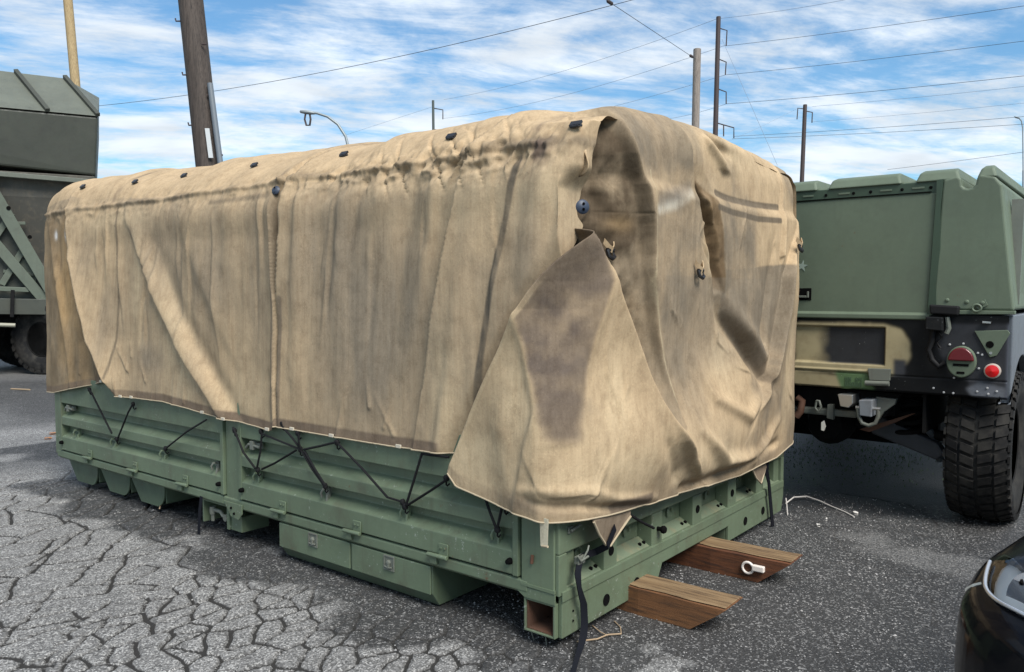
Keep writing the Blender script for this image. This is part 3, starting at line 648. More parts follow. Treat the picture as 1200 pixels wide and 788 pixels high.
# the overlap of the two side curtains, open at the top
slit = K([(321, 214), (319, 240), (321, 290), (324, 345), (324, 420), (326, 503)])
d += ledge_l(A, Z, slit, [.030, .034, .03, .022, .018, .018], .012, .10)
def side_pocket(left, right, zpx, depth, edge=.006):
    lp_, rp_ = sorted(K(left), key=lambda p: p[1]), sorted(K(right), key=lambda p: p[1])
    aL = np.interp(Z, [p[1] for p in lp_], [p[0] for p in lp_]); aR = np.interp(Z, [p[1] for p in rp_], [p[0] for p in rp_])
    zz_ = [K([(324, y_)])[0][1] for y_ in zpx][::-1]; D_ = np.interp(Z, zz_, depth[::-1])
    t = np.clip((aR-A)/np.maximum(aR-aL, .008), 0, 1)
    return -D_*sst(edge, -edge, A-aR)*(1-t)**.7
slp = side_pocket([(317, 218), (318, 260), (321, 310), (323.5, 350)], [(330, 218), (329, 260), (327, 310), (325, 350)], [212, 224, 270, 320, 350], [.0, .13, .16, .12, .0])
d += ledge(A, Z, K([(331, 214), (330, 250), (328, 300), (327, 350), (328, 430), (329, 500)]), [.03, .03, .025, .014, .012, .012], .014, .12)
# fold across the far curtain
d += ridge(A, Z, K([(147, 255), (165, 300), (192, 362), (225, 425), (262, 488)]), [.006, .03, .036, .034, .022], .028, .075)
d += -ridge(A, Z, K([(180, 285), (205, 355), (240, 425), (280, 490)]), [.0, .012, .016, .008], .03, .06)
d += ridge(A, Z, K([(210, 262), (245, 350), (285, 440)]), [.004, .013, .0], .05, .09)
# near curtain: long pleat with a sharp dark edge, and softer ones
d += ledge(A, Z, K([(545, 190), (536, 235), (527, 275), (510, 372), (487, 528)]), [.034, .034, .03, .024, .012], .010, .16)
d += ridge(A, Z, K([(560, 205), (548, 300), (530, 400), (512, 520)]), [.008, .010, .013, .018], .05, .06)
d += -ridge(A, Z, K([(535, 330), (522, 430), (508, 520)]), [.0, .008, .012], .03, .03)
d += ridge(A, Z, K([(505, 215), (497, 300), (480, 420)]), [.014, .012, .004], .05, .04)
d += -ridge(A, Z, K([(478, 215), (467, 300), (452, 420)]), [.015, .012, .004], .05, .05)
d += ridge(A, Z, K([(440, 225), (432, 300)]), [.010, .004], .04, .05)
d += -ridge(A, Z, K([(418, 215), (408, 270), (400, 330)]), [.014, .010, .0], .03, .04)
d += ridge(A, Z, K([(398, 220), (392, 300), (380, 400)]), [.013, .009, .002], .04, .05)
d += ridge(A, Z, K([(350, 230), (346, 330), (344, 440)]), [.016, .008, .004], .03, .07)
d += ridge(A, Z, K([(630, 190), (622, 260), (605, 350)]), [.012, .008, .002], .04, .05)
d += -ridge(A, Z, K([(655, 185), (648, 250), (625, 330)]), [.014, .012, .002], .03, .04)
# far-end wrap: the far curtain's edge lies over a return of darker cloth
wrp = K([(79, 245), (88, 295), (101, 345), (117, 400), (136, 447)])
d += ledge(A, Z, wrp, [.02, .045, .055, .060, .055], .014, .16)
d += ridge(A, Z, K([(56, 265), (68, 330), (78, 390), (86, 452)]), [.012, .02, .02, .012], .03, .04)
d += -ridge(A, Z, K([(75, 270), (88, 335), (100, 400), (108, 450)]), [.0, .014, .02, .03], .05, .05)
# vertical undulation, crumples at the eave, small creases
und = fbm(Yg*2.6, Z*.45, 3)*.030+fbm(Yg*7, Z*.9+5, 3)*.011
d += und*sst(.60, .85, Z)
d += fbm(Yg*3.1+Z*1.2, Z*3-Yg, 4)*.012
crump = np.exp(-((Z-1.76)/.07)**2)*(np.exp(-((Yg-.40)/.38)**2)*1.0+.45*np.exp(-((Yg-1.2)/.35)**2)+.25)
rz = 1-np.abs(2*fbm(Yg*15+Z*9, Z*11-Yg*4, 3))*2
d += crump*(rz-.55)*.026
pleat = np.abs(fbm(Yg*9+2*np.sin(Z*5), Z*2.3, 3))
d += -.014*np.exp(-(pleat/.03)**2)*sst(1.6, 1.74, Z)*sst(1.95, 1.82, Z)*sst(1.2, .7, Yg)*sst(.15, .35, Yg)
rgs = np.random.default_rng(21)
for k_ in range(30):
    y_ = rgs.uniform(.15, 3.95); z0_ = rgs.uniform(1.45, 1.74); z1_ = z0_-rgs.uniform(.15, .8); sl_ = rgs.normal(0, .10)
    m_ = (y_+z0_)/2; j_ = rgs.normal(0, .015)
    am_ = rgs.uniform(.004, .010)*(1 if rgs.random() < .7 else -1)
    d += ridge(A, Z, [(-y_, z0_), (-y_+sl_*.5*(z0_-z1_)+j_, (z0_+z1_)/2), (-y_+sl_*(z0_-z1_), z1_)], [am_*.4, am_, 0], rgs.uniform(.006, .012), rgs.uniform(.012, .05))
for k_ in range(16):                      # short creases running in from the hem and the corners
    y_ = rgs.uniform(.6, 3.8); z0_ = rgs.uniform(.72, 1.0); an_ = rgs.normal(0, .6); l__ = rgs.uniform(.08, .25); am_ = rgs.uniform(.003, .007)
    d += ridge(A, Z, [(-y_, z0_), (-y_+l__*math.sin(an_), z0_-l__*math.cos(an_))], [0, am_], .007, rgs.uniform(.01, .03))
d += .010*np.exp(-((Z-1.772-.006*fbm(Yg*5, Z*0, 3))/.012)**2)*(1+1.2*fbm(Yg*8, Z*0+3, 3))
d *= np.where(tcol < .62, 1.35, .4)[None, :]
d += slp
# direction: outward on the side, turning upward over the shoulder
up = sst(1.70, 1.95, Z)[..., None]
dirn = np.concatenate([-(1-up)*np.ones_like(up), np.zeros_like(up), up], -1); dirn /= np.linalg.norm(dirn, axis=-1, keepdims=True)
dirn = np.where((tcol > .85)[None, :, None], np.array((1., 0, 0)), dirn)
Z = Z-.05*sst(.30, .04, Yg)*sst(1.84, 1.92, Z)
roofn = fbm(Xg*4+3, Yg*2.2, 4)*.03*sst(1.8, 1.95, Z)
under = sst(-.10, .02, A-a0_of(Z))*sst(1.72, 1.63, Z)*onside
d = d*(1-.9*under)*(1-.7*sst(.06, -.02, Yg)); Xg = Xg+.045*under
wr_ = np.maximum(-Yg, 0); th_w = np.minimum(wr_/.05, math.pi/2); nearw = (tcol < .57)[None, :]
Xw = np.where(nearw, .05*(1-np.cos(th_w))+np.maximum(wr_-.0785, 0), 0); Yw = np.where(nearw, np.where(Yg < 0, -.05*np.sin(th_w), Yg), Yg)
Yw = Yw+np.where(nearw & (Yg < 0), .055*sst(1.70, 1.61, Z)*np.sin(th_w), 0)
Z = Z-.03*sst(.07, -.03, Yg)*sst(1.88, 1.93, Z)
# roof bows: cloth lifted on the hoops and sagging between them
bows = sum(np.exp(-((Yg-b)/.10)**2) for b in (1.05, 1.62, 2.5, 3.32, 4.0))
dirn[..., 1] = np.where(nearw, -np.sin(th_w)*(1-up[..., 0]), dirn[..., 1]); dirn[..., 0] = np.where(nearw & (Yg < 0), dirn[..., 0]*np.cos(th_w), dirn[..., 0])
P = np.stack([Xg+Xw, Yw, Z], -1)+dirn*d[..., None]
P[..., 2] += roofn+.016*bows*sst(1.78, 1.98, Z)
# bottom hem band stands a little proud
# ---- tint
C = np.broadcast_to(TAN, A.shape+(3,)).copy()
nz = fbm(Yg*1.7+4, Z*1.3, 5)
def B(px, py, rx, ry, th=0):
    c = side_pts([(px, py)])[0]; return blob(A, Z, c, (rx, ry), th)
g = .45*sst(-.1, .25, nz)
g = np.maximum(g, .95*B(440, 380, .42, .50)); g = np.maximum(g, .75*B(385, 300, .35, .4)); g = np.maximum(g, .6*B(620, 300, .13, .35)); g = np.maximum(g, .62*B(230, 330, .5, .35))
g = np.maximum(g, .7*B(180, 420, .3, .12)); g = np.maximum(g, .55*B(300, 300, .18, .5)); g = np.maximum(g, .5*B(420, 240, 1.2, .06))
C = mixv(C, GRY, np.clip(g*(1+1.3*fbm(Yg*9, Z*2, 4)), 0, .92)*onside)
l_ = np.maximum.reduce([.6*B(210, 430, .14, .35, .35), .55*B(290, 470, .2, .12), .6*B(525, 470, .1, .3), .55*B(160, 330, .06, .3), .6*B(590, 230, .5, .12), .5*B(130, 260, .4, .06)])
C = mixv(C, LGT, np.clip(l_*(1+1.0*fbm(Yg*6+8, Z*3, 4)), 0, .9))
# the darker, browned return at the far end
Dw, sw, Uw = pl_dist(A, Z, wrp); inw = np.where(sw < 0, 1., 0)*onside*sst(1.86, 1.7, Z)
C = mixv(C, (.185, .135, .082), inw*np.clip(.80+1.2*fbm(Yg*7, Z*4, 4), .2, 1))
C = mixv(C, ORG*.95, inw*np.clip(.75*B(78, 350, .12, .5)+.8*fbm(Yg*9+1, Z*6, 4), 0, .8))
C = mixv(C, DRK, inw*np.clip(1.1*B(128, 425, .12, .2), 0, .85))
for (px, py, r) in ((77, 277, .02), (79, 290, .012), (83, 301, .022), (64, 276, .015), (97, 362, .012), (107, 361, .014)):
    C = mixv(C, (.6, .58, .55), np.clip(1.4*B(px, py, r, r*1.6), 0, 1)*inw)
# sewn seams and straps: dark lines, eave stain
C = mixv(C, (.10, .086, .068), np.clip(.72+1.1*fbm(Yg*25, Z*9, 4), .2, .92)*line_mask(A, Z, K([(602, 186), (590, 260), (575, 340), (556, 472)]), .0145, .4))
C = mixv(C, (.16, .125, .085), .8*line_mask(A, Z, K([(134, 245), (137, 290), (140, 350), (140, 400), (136, 442)]), .010, .5))
C = mixv(C, (.13, .105, .075), .55*line_mask(A, Z, K([(240, 237), (310, 228)]), .012, .8))
C = mixv(C, (.12, .1, .075), .6*line_mask(A, Z, K([(319, 225), (322, 345), (323, 503)]), .014, .6))  # slit between the curtains: darkness of the open gap painted on
C = mixv(C, (.15, .12, .09), .75*line_mask(A, Z, K([(330, 350), (329, 500)]), .014, .4))
C = mixv(C, (.12, .095, .068), np.clip(np.exp(-((Z-1.775)/.022)**2)*(.3+2.2*fbm(Yg*14, Z*14, 4)+.35*np.exp(-((Yg-.28)/.22)**2)), 0, .55)*sst(1.3, .6, Yg))
C = mixv(C, (.15, .12, .085), np.clip(np.exp(-((Z-1.775)/.018)**2)*(.35+1.8*fbm(Yg*10, Z*14, 4)), 0, .6))
C = mixv(C, (.09, .065, .055), np.clip(np.exp(-((Yg-.10)/.05)**2)*(.35+2.6*fbm(Yg*22, Z*12, 4)), 0, .85)*sst(1.6, 1.75, Z))
C = mixv(C, (.13, .1, .075), np.clip(sum(np.exp(-((Yg-b)/.025)**2) for b in (1.60, 1.52, 3.2))*(.35+1.8*fbm(Yg*20, Xg*8+Z*8, 4)), 0, .6)*sst(1.7, 1.8, Z))
hb = (tcol[None, :] < .40)*sst(.045, .035, Z-hem[:, None])*(sst(3.13, 3.1, Yg)*sst(.5, .53, Yg)+sst(3.25, 3.3, Yg)*.8)
C = mixv(C, (.165, .122, .088), np.clip(hb*(.9+.8*fbm(Yg*6, Z*3, 3)), 0, .95))
# leave out of the roof sheet the cloth under the end curtain's overlap at the slit: nothing to cut
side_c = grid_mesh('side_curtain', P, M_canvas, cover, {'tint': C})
M_tape = Mt('hem_tape', (.38, .31, .21), .9).m
def hem_edge(ii, nm='hem_piping', r=.0032):
    pts = [P[i, 0]+np.array((-.004, 0, -.001)) for i in ii]; return MB().tube(pts, r, 6).build(nm, M_tape, cover, 0, 60)
sel = lambda a, b: [i for i in range(0, len(ycol)) if a <= ycol[i] <= b]
M_loop = Mt('hem_loop_web', (.5, .45, .36), .9).m
hem_edge(sel(.40, 1.57)); hem_edge(sel(1.60, 3.12)[::1]); hem_edge(sel(3.12, 4.15))
for hy in (2.20, 1.98, 1.62, 1.44, 1.17, .75, 2.92, 3.30, 3.02):
    i = int(np.argmin(abs(Yfull[:, 0]-hy))); p = P[i, 0]
    MB().box((p[0]-.009, hy-.014, p[2]-.004), (p[0]-.002, hy+.014, p[2]+.010)).build('hem_loop', M_loop, cover, .001)

# ---- the end curtain: from its free edge on the long side, round the corner, across the end
hemE = [(-.52, .61), (-.47, .600), (-.41, .540), (-.20, .502), (-.01, .474), (.05, .474), (.183, .460), (.428, .444), (.863, .428), (1.306, .405), (1.849, .400), (2.126, .436), (2.3, .5), (2.9, .62)]
def zh_of(a): return np.interp(a, [p[0] for p in hemE], [p[1] for p in hemE])
topE = [(-.6, 1.80), (0, 1.81), (.045, 1.825), (.17, 1.92), (.5, 1.977), (1.0, 2.0), (1.345, 2.0), (1.9, 1.977), (2.13, 1.952), (2.25, 1.90), (2.4, 1.80), (2.9, 1.75)]
def zt_of(a): return np.interp(a, [p[0] for p in topE], [p[1] for p in topE])
A1 = 2.75
ns, nv = 680, 400
Sg = np.concatenate([np.linspace(0, .30, 190, endpoint=False), np.linspace(.30, 1, ns-190)])[:, None]*np.ones((1, nv)); Vg = np.linspace(0, 1, nv)[None, :]*np.ones((ns, 1))
a = Sg*2.6; z = .5+1.4*Vg
for it in range(8):
    a0 = a0_of(z); a = a0+(A1-a0)*Sg
    z = zh_of(a)+(zt_of(a)-zh_of(a))*Vg
# plan of the cloth at each height: long side plane, a slanted facet at the corner, end plane, right corner
fac = np.interp(z, [.5, .74, 1.20, 1.33, 1.55, 1.9], [0, .0, .11, .08, .0, .0]); E3 = end_pts([(690, 236), (694, 264), (699, 330), (687, 403), (664, 517), (655, 580)], -.06)[::-1]; facb = np.interp(z, [.5]+[p[1] for p in E3]+[1.9], [.01]+[max(p[0], .01) for p in E3]+[.05])
xs = np.interp(z, [.5, 1.66, 1.70, 1.8, 1.885, 1.95], [0, 0, .0, .045, .15, .17])
x0 = np.interp(z, [1.30, 1.645, 1.73], [-.084, -.062, .0])+xs*.7; y0 = -.055-.02*sst(1.0, 1.3, z)*sst(1.70, 1.64, z)+.03*sst(.22, .06, a)*sst(1.645, 1.74, z)
def plan(a_, z_):
    fa = fac; fb = facb
    t = np.clip((a_+fa)/(fa+fb+1e-6), 0, 1)
    X_ = np.where(a_ < -fa, x0, np.where(a_ < fb, x0+(fb-x0)*t, a_)); Y_ = np.where(a_ < -fa, -a_, np.where(a_ < fb, fa+(y0-fa)*t, y0))
    return X_, Y_
acc = 0; wsum = 0
for k_, w_ in zip(np.linspace(-.035, .035, 9), np.exp(-np.linspace(-1.6, 1.6, 9)**2)):
    X_, Y_ = plan(a+k_, z); acc = acc+w_*np.stack([X_, Y_], -1); wsum += w_
XY = acc/wsum
rc = np.clip((a-2.10)/.65, 0, 1)                       # right corner: turn towards +Y and swell out
X = XY[..., 0]; Y = XY[..., 1]
ang = np.clip((a-2.10)/.16, 0, 1)*math.pi/2
Xr = 2.10+.10*np.sin(ang); Yr = y0+.10*(1-np.cos(ang))+np.clip(a-2.26, 0, 9)
bul = np.interp(z, [.42, .7, 1.0, 1.47, 1.7, 1.95], [.0, .03, .075, .10, .06, -.02])
X = np.where(a > 2.10, Xr+bul*sst(2.10, 2.35, a), X); Y = np.where(a > 2.10, Yr, Y)
# displacement (towards -Y on the end, -X on the long side)
E = lambda pp: end_pts(pp)
d = np.zeros(a.shape); F_ = lambda pp: pp
onend = sst(-.02, .06, a)
bill = .075*blob(a, z, E([(830, 510)])[0], (.55, .22))+.055*blob(a, z, E([(730, 520)])[0], (.35, .2))+.03*blob(a, z, E([(870, 440)])[0], (.4, .5))
d += bill
# sharp front fold from the buckle down across the end
d += ledge_l(a, z, E([(693, 262), (702, 290), (714, 340), (734, 397), (754, 463), (770, 505), (786, 530)]), [.04, .07, .09, .095, .075, .05, .012], .014, .15)
# dark pocket right of it, open V at the top
def pocket(left, right, zpx, depth, edge=.02):
    """cloth tucked in behind the left line and coming forward to the right line"""
    lp_, rp_ = sorted(E(left), key=lambda p: p[1]), sorted(E(right), key=lambda p: p[1])
    aL = np.interp(z, [p[1] for p in lp_], [p[0] for p in lp_]); aR = np.interp(z, [p[1] for p in rp_], [p[0] for p in rp_])
    zz_ = [E([(740, y_)])[0][1] for y_ in zpx][::-1]; D_ = np.interp(z, zz_, depth[::-1])
    t = np.clip((a-aL)/np.maximum(aR-aL, .02), 0, 1)
    return -D_*np.where(a > aL-edge, sst(-edge, edge, a-aL)*(1-t)**1.15, 0)*(1+1.1*fbm(a*11, z*9, 3))
d += pocket([(705, 136), (698, 172), (691, 208), (689, 240), (693, 262), (714, 340), (734, 397), (754, 463), (772, 508), (786, 530)],
            [(724, 128), (735, 165), (746, 208), (754, 262), (757, 315), (766, 380), (777, 440), (784, 475), (794, 530)], [130, 160, 200, 240, 300, 370, 430, 500, 530], [.05, .14, .19, .20, .17, .14, .11, .05, 0])
d += pocket([(801, 150), (806, 180), (814, 215), (821, 245), (830, 290), (838, 345)], [(812, 150), (820, 186), (838, 236), (845, 290), (848, 345)], [150, 190, 240, 300, 345], [.0, .05, .09, .08, 0], .012)
d += ledge_l(a, z, E([(706, 138), (699, 170), (692, 205), (689, 240)]), [.02, .05, .055, .03], .014, .08)
d += ledge(a, z, E([(724, 130), (735, 165), (746, 208), (754, 262), (757, 315), (766, 380), (777, 440), (784, 470)]), [.015, .05, .06, .055, .045, .03, .02, .0], .02, .15)
# second drape and pocket further right
d += ledge_l(a, z, E([(800, 150), (806, 180), (814, 215), (820, 240)]), [.03, .035, .02, .0], .02, .10)
d += ledge(a, z, E([(818, 214), (828, 240), (836, 275), (839, 310), (846, 345)]), [.03, .05, .05, .04, .0], .016, .10)
d += -ridge(a, z, E([(833, 335), (845, 372), (865, 402), (893, 452)]), [.01, .045, .05, .02], .05, .035)
d += ridge(a, z, E([(846, 350), (868, 385), (890, 415)]), [.0, .03, .03], .04, .05)
# crumples near the top right
d += ridge(a, z, E([(832, 178), (850, 198), (862, 204)]), [.03, .03, .0], .015, .02)-ridge(a, z, E([(838, 174), (852, 186), (866, 192)]), [.02, .03, .0], .014, .014)
d += ridge(a, z, E([(812, 160), (835, 172), (870, 185), (910, 200)]), [.0, .03, .022, .01], .03, .04)
# right-hand roll whose edge lies over the middle
d += ledge(a, z, E([(921, 206), (917, 250), (912, 300)]), [.01, .02, .03], .02, .05)*sst(2.3, 2.2, a)
d += ledge(a, z, E([(926, 287), (914, 325), (909, 365), (903, 400), (893, 440), (872, 482)]), [.025, .07, .08, .075, .06, .006], .014, .20)
d += -ridge(a, z, E([(905, 290), (898, 350), (893, 400)]), [.01, .03, .03], .06, .02)
# lower billow: soft ridge sweeping to the right, gathered hem
d += ridge(a, z, E([(760, 470), (772, 510), (790, 540), (812, 562)]), [.02, .045, .045, .015], .02, .10)
d += ridge(a, z, E([(787, 440), (800, 500), (830, 540), (875, 535), (903, 490)]), [.0, .03, .045, .04, .01], .03, .035)
d += ridge(a, z, E([(806, 400), (825, 465), (858, 487), (884, 460)]), [.0, .025, .03, .01], .03, .03)
d += -ridge(a, z, E([(742, 470), (756, 515), (778, 552)]), [.0, .02, .02], .04, .03)
d += ridge(a, z, E([(658, 582), (680, 572), (712, 584), (760, 582)]), [.006, .010, .014, .008], .022, .018)-ridge(a, z, E([(662, 592), (700, 594), (750, 590)]), [.008, .02, .012], .014, .014)
d += -ridge(a, z, E([(905, 520), (850, 548), (790, 572)]), [.02, .03, .03], .03, .02)
# corner: facet creases on the flap that turns round onto the long side
cr_l = side_pts([(645, 300), (617, 358), (640, 435), (664, 517)], -.075)
d += ridge(a, z, [(-.115, 1.20), (-.06, .97), (.0, .75)], [.006, .010, .006], .02, .012)
d += ridge(a, z, E([(699, 330), (692, 368), (687, 403), (676, 450), (664, 517), (656, 575), (650, 611)]), [.014, .016, .014, .012, .012, .012, .01], .012, .045)
d += ledge(a, z, side_pts([(645, 303), (622, 345), (597, 394), (555, 480), (528, 545)], -.075), [.012, .014, .012, .012, .010], .006, .05)*sst(.05, -.02, a)
d += ridge(a, z, side_pts([(600, 430), (590, 500), (600, 580)], -.075), [.0, .015, .01], .05, .06)*sst(.02, -.05, a)
# general unrest and fine creases
d += fbm(a*2.6, z*1.4, 3)*.034*sst(.42, .6, z)+fbm(a*7+z*4, z*2-a*1.5, 3)*.007
d[1:-1] = .25*d[:-2]+.5*d[1:-1]+.25*d[2:]
for _ in range(3):
    d[:, 1:-1] = .25*d[:, :-2]+.5*d[:, 1:-1]+.25*d[:, 2:]
rge = np.random.default_rng(5)
for k_ in range(34):
    x_ = rge.uniform(.15, 2.1); z0_ = rge.uniform(.62, 1.9); an_ = rge.normal(.25, .45); l__ = rge.uniform(.10, .40); am_ = rge.uniform(.003, .009)*(1 if rge.random() < .65 else -1); b_ = rge.normal(0, .02)
    d += ridge(a, z, [(x_, z0_), (x_+l__*.5*math.sin(an_)+b_, z0_-l__*.5*math.cos(an_)), (x_+l__*math.sin(an_), z0_-l__*math.cos(an_))], [0, am_, 0], .007, rge.uniform(.010, .035))
for k_ in range(9):                       # folds fanning up from the corner of the hem
    an_ = -.5+k_*.16+rge.normal(0, .04); l__ = rge.uniform(.12, .35); am_ = rge.uniform(.003, .007)
    d += ridge(a, z, [(.02+l__*math.sin(an_), .53+l__*math.cos(an_)), (.02+.05*math.sin(an_), .53+.04*math.cos(an_))], [0, am_], .007, .02)
d += .020*sst(.12, .0, a-a0_of(z))*sst(1.05, 1.2, z)*sst(1.60, 1.50, z)
d *= sst(1.0, .955, Vg)*.9+.1
# outward normal of the plan curve
tt = np.clip((a+fac+.02)/(fac+facb+.04), 0, 1); tt = tt*tt*(3-2*tt); nx, ny = -(1-tt), -tt
rt_ = sst(2.14, 2.32, a); nx = nx+rt_*1.0; ny = ny*(1-rt_); ln = np.hypot(nx, ny)+1e-9; nx, ny = nx/ln, ny/ln
X = X+nx*d; Y = Y+ny*d
th_v = np.clip((Vg-.88)/.12, 0, 1)*math.pi/2; z88 = zh_of(a)+(zt_of(a)-zh_of(a))*.88
z = np.where(Vg > .88, z88+(zt_of(a)+.026-z88)*np.sin(th_v)-.045*sst(.7, 1.0, (Vg-.88)/.12), z)
Y = Y+.20*(1-np.cos(th_v))*sst(2.25, 2.1, a)-.018*sst(.5, .0, Vg)*onend
X = X+xs*np.where(a < .4, sst(.42, .0, a), 0)*sst(.80, 1, Vg)
Pe = np.stack([X, Y, z], -1)
# ---- tint of the end curtain
C = np.broadcast_to(TAN, a.shape+(3,)).copy()
def Be(px, py, rx, ry, th=0):
    return blob(a, z, end_pts([(px, py)])[0], (rx, ry), th)
def Bs(px, py, rx, ry, th=0): return blob(a, z, side_pts([(px, py)], -.07)[0], (rx, ry), th)
nz = fbm(a*2.3, z*2.1, 5)
def zone(pp, blur=2):
    m_ = poly_in(a+.006*fbm(a*14, z*14, 2), z, E(pp)).astype(float)
    for _ in range(blur):
        m_[1:-1] = .25*m_[:-2]+.5*m_[1:-1]+.25*m_[2:]; m_[:, 1:-1] = .25*m_[:, :-2]+.5*m_[:, 1:-1]+.25*m_[:, 2:]
    return m_
mott = fbm(a*9, z*6, 5); mot2 = fbm(a*22+5, z*15, 4)
g = np.clip(.72*sst(-.10, .16, nz), 0, 1)
for q in ((800, 345, .26, .24, 0, .92), (795, 420, .17, .28, .15, .75), (790, 240, .2, .09, 0, .75), (860, 250, .3, .05, 0, .5), (800, 470, .16, .10, 0, .45)):
    g = np.maximum(g, q[5]*Be(*q[:5]))
g = np.maximum(g, .85*zone([(838, 316), (920, 310), (913, 365), (904, 402), (894, 450), (878, 424), (862, 398), (846, 368)]))
C = mixv(C, GRY*.74, np.clip(g*(1+1.6*mott), 0, .93)*onend)
l_ = np.maximum.reduce([.8*Be(720, 550, .5, .10), .85*Be(810, 540, .35, .10), .85*Be(918, 430, .12, .3), .7*Be(840, 420, .12, .14), .8*Be(832, 300, .035, .16), .5*Be(860, 180, .4, .08), .6*Be(775, 545, .1, .10), .75*Be(712, 470, .07, .2)])
l_ = np.maximum(l_, .7*Bs(570, 540, .4, .16)); l_ = np.maximum(l_, .6*Bs(610, 470, .12, .3))
C = mixv(C, LGT, np.clip(l_*(1+1.4*mott), 0, .9))
# the browned facet at the corner, bounded by its creases
facet = sst(-.014, .008, a+fac+.01*mot2)*sst(.012, -.010, a-np.maximum(facb, .02)+.01*mot2)*sst(.72, .78, z)*sst(1.62, 1.55, z)
C = mixv(C, (.16, .122, .088), facet*np.clip(.9+1.4*mott, .25, 1))
C = mixv(C, (.095, .075, .065), facet*np.clip(1.0*mot2+.55*blob(a, z, (-.02, 1.08), (.08, .17))+.2, 0, .8)*sst(.01, .07, a-a0_of(z)))
# pockets: their inner shade put into the colour, along with brown staining
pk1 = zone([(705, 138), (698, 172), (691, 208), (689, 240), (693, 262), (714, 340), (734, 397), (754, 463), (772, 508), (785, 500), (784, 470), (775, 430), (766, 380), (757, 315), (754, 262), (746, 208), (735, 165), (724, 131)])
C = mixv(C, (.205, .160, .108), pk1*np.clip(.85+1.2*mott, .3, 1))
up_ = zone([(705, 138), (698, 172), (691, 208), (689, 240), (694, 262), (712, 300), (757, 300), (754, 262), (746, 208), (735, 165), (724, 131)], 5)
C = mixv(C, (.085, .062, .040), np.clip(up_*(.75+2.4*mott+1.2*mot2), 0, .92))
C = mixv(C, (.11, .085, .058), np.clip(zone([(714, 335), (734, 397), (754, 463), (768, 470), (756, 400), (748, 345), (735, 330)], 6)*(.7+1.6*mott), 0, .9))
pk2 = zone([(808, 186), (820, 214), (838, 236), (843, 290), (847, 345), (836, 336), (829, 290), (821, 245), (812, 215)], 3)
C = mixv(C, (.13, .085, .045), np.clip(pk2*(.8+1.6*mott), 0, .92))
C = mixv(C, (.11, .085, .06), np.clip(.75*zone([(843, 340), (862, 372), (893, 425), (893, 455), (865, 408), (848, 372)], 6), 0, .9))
C = mixv(C, (.17, .125, .08), np.clip(.9*sst(2.16, 2.24, a)*sst(1.30, 1.40, z)*(1+1.2*mott), 0, .92))
C = mixv(C, ORG*.8, np.clip(.55*Be(827, 270, .02, .10)+.45*Be(738, 262, .05, .03), 0, .8))
# printed stripes, panel seam and salt line
C = mixv(C, (.10, .082, .062), .82*line_mask(a, z, E([(838, 226), (860, 234), (885, 240), (914, 243)]), .016, .3))
C = mixv(C, (.10, .082, .062), .82*line_mask(a, z, E([(838, 243), (860, 250), (885, 257), (913, 259)]), .014, .3))
C = mixv(C, (.52, .47, .38), np.clip(.6*(1-pk1)*(1-pk2)*line_mask(a, z, E([(762, 245), (785, 240), (808, 228)]), .020, .9)*(1+2*fbm(a*18, z*18, 3)), 0, .8))
C = mixv(C, C.mean()*np.array((.6, .56, .5)), .5*(1-pk1)*(1-pk2)*line_mask(a, z, E([(764, 235), (785, 231), (806, 221)]), .026, .9))
sea = sst(1.33, 1.32, z)*sst(.85, 1.0, z)*sst(.55, .62, a)*sst(2.05, 1.95, a)
C = mixv(C, GRY*.85, .45*sea)
C = mixv(C, (.5, .42, .28), .5*line_mask(a, z, E([(757, 200), (758, 330), (784, 470)]), .004, .6))
# hem band
hb = sst(.055, .04, z-zh_of(a))
C = mixv(C, (.25, .19, .125), np.clip(hb*(.4+1.2*fbm(a*5, z*5, 3)), 0, .7))
C = mixv(C, (.13, .10, .075), hb*sst(.18, .2, a)*sst(.475, .455, a)*.85)
C = mixv(C, (.2, .155, .11), .8*blob(a, z, (-.09, .53), (.09, .03), -.1))
fe_w = sst(.02, .014, a-a0_of(z))*sst(1.35, 1.2, z)
C = mixv(C, LGT, .55*fe_w)
DBG = (a, z, Pe)
end_c = grid_mesh('end_curtain', Pe, M_canvas, cover, {'tint': C})
sol = end_c.modifiers.new('thickness', 'SOLIDIFY'); sol.thickness = .004; sol.offset = -1
ii = [i for i in range(ns) if a[i, 0] < 2.2]
MB().tube([Pe[i, 0]+np.array((0, 0, -.001)) for i in ii[::2]], .0034, 6).build('hem_piping', M_tape, cover, 0, 60)

# ---- buckles, tab flaps, webbing
def drop(pt, off): return np.array(pt)+np.array(off)
def nearest(Pm, tgt): q = np.linalg.norm(Pm-np.array(tgt), axis=-1); return Pm.reshape(-1, 3)[int(np.argmin(q))]
def pix_near(Pm, px, py):
    """the cloth point seen along one survey ray (nearest to the camera)"""
    r = ray(px, py); r = r/np.linalg.norm(r); v = Pm.reshape(-1, 3)-CAM; t = v@r; dist = np.linalg.norm(v-t[:, None]*r, axis=1)
    c = t+dist*60; return Pm.reshape(-1, 3)[int(np.argmin(c))]
M_buckle = Mt('black_buckle', (.012, .012, .014), .4).m; M_blue = Mt('blue_grey_toggle', (.030, .042, .068), .5).m
for (px, py) in ((99, 220), (160, 214), (217, 207), (299, 195), (405, 182), (530, 163), (676, 148)):
    p = pix_near(P, px, py); mb = MB()
    mb.tube([p+np.array((-.004, .022, .0)), p+np.array((-.018, .016, -.002)), p+np.array((-.020, 0, -.004)), p+np.array((-.018, -.016, -.002)), p+np.array((-.004, -.022, 0))], .0045, 6)
    mb.obox(p+np.array((-.008, 0, .008)), (.008, 0, .008), (0, .022, 0), (-.003, 0, .003)); mb.build('strap_loop', M_buckle, cover, 0, 40)
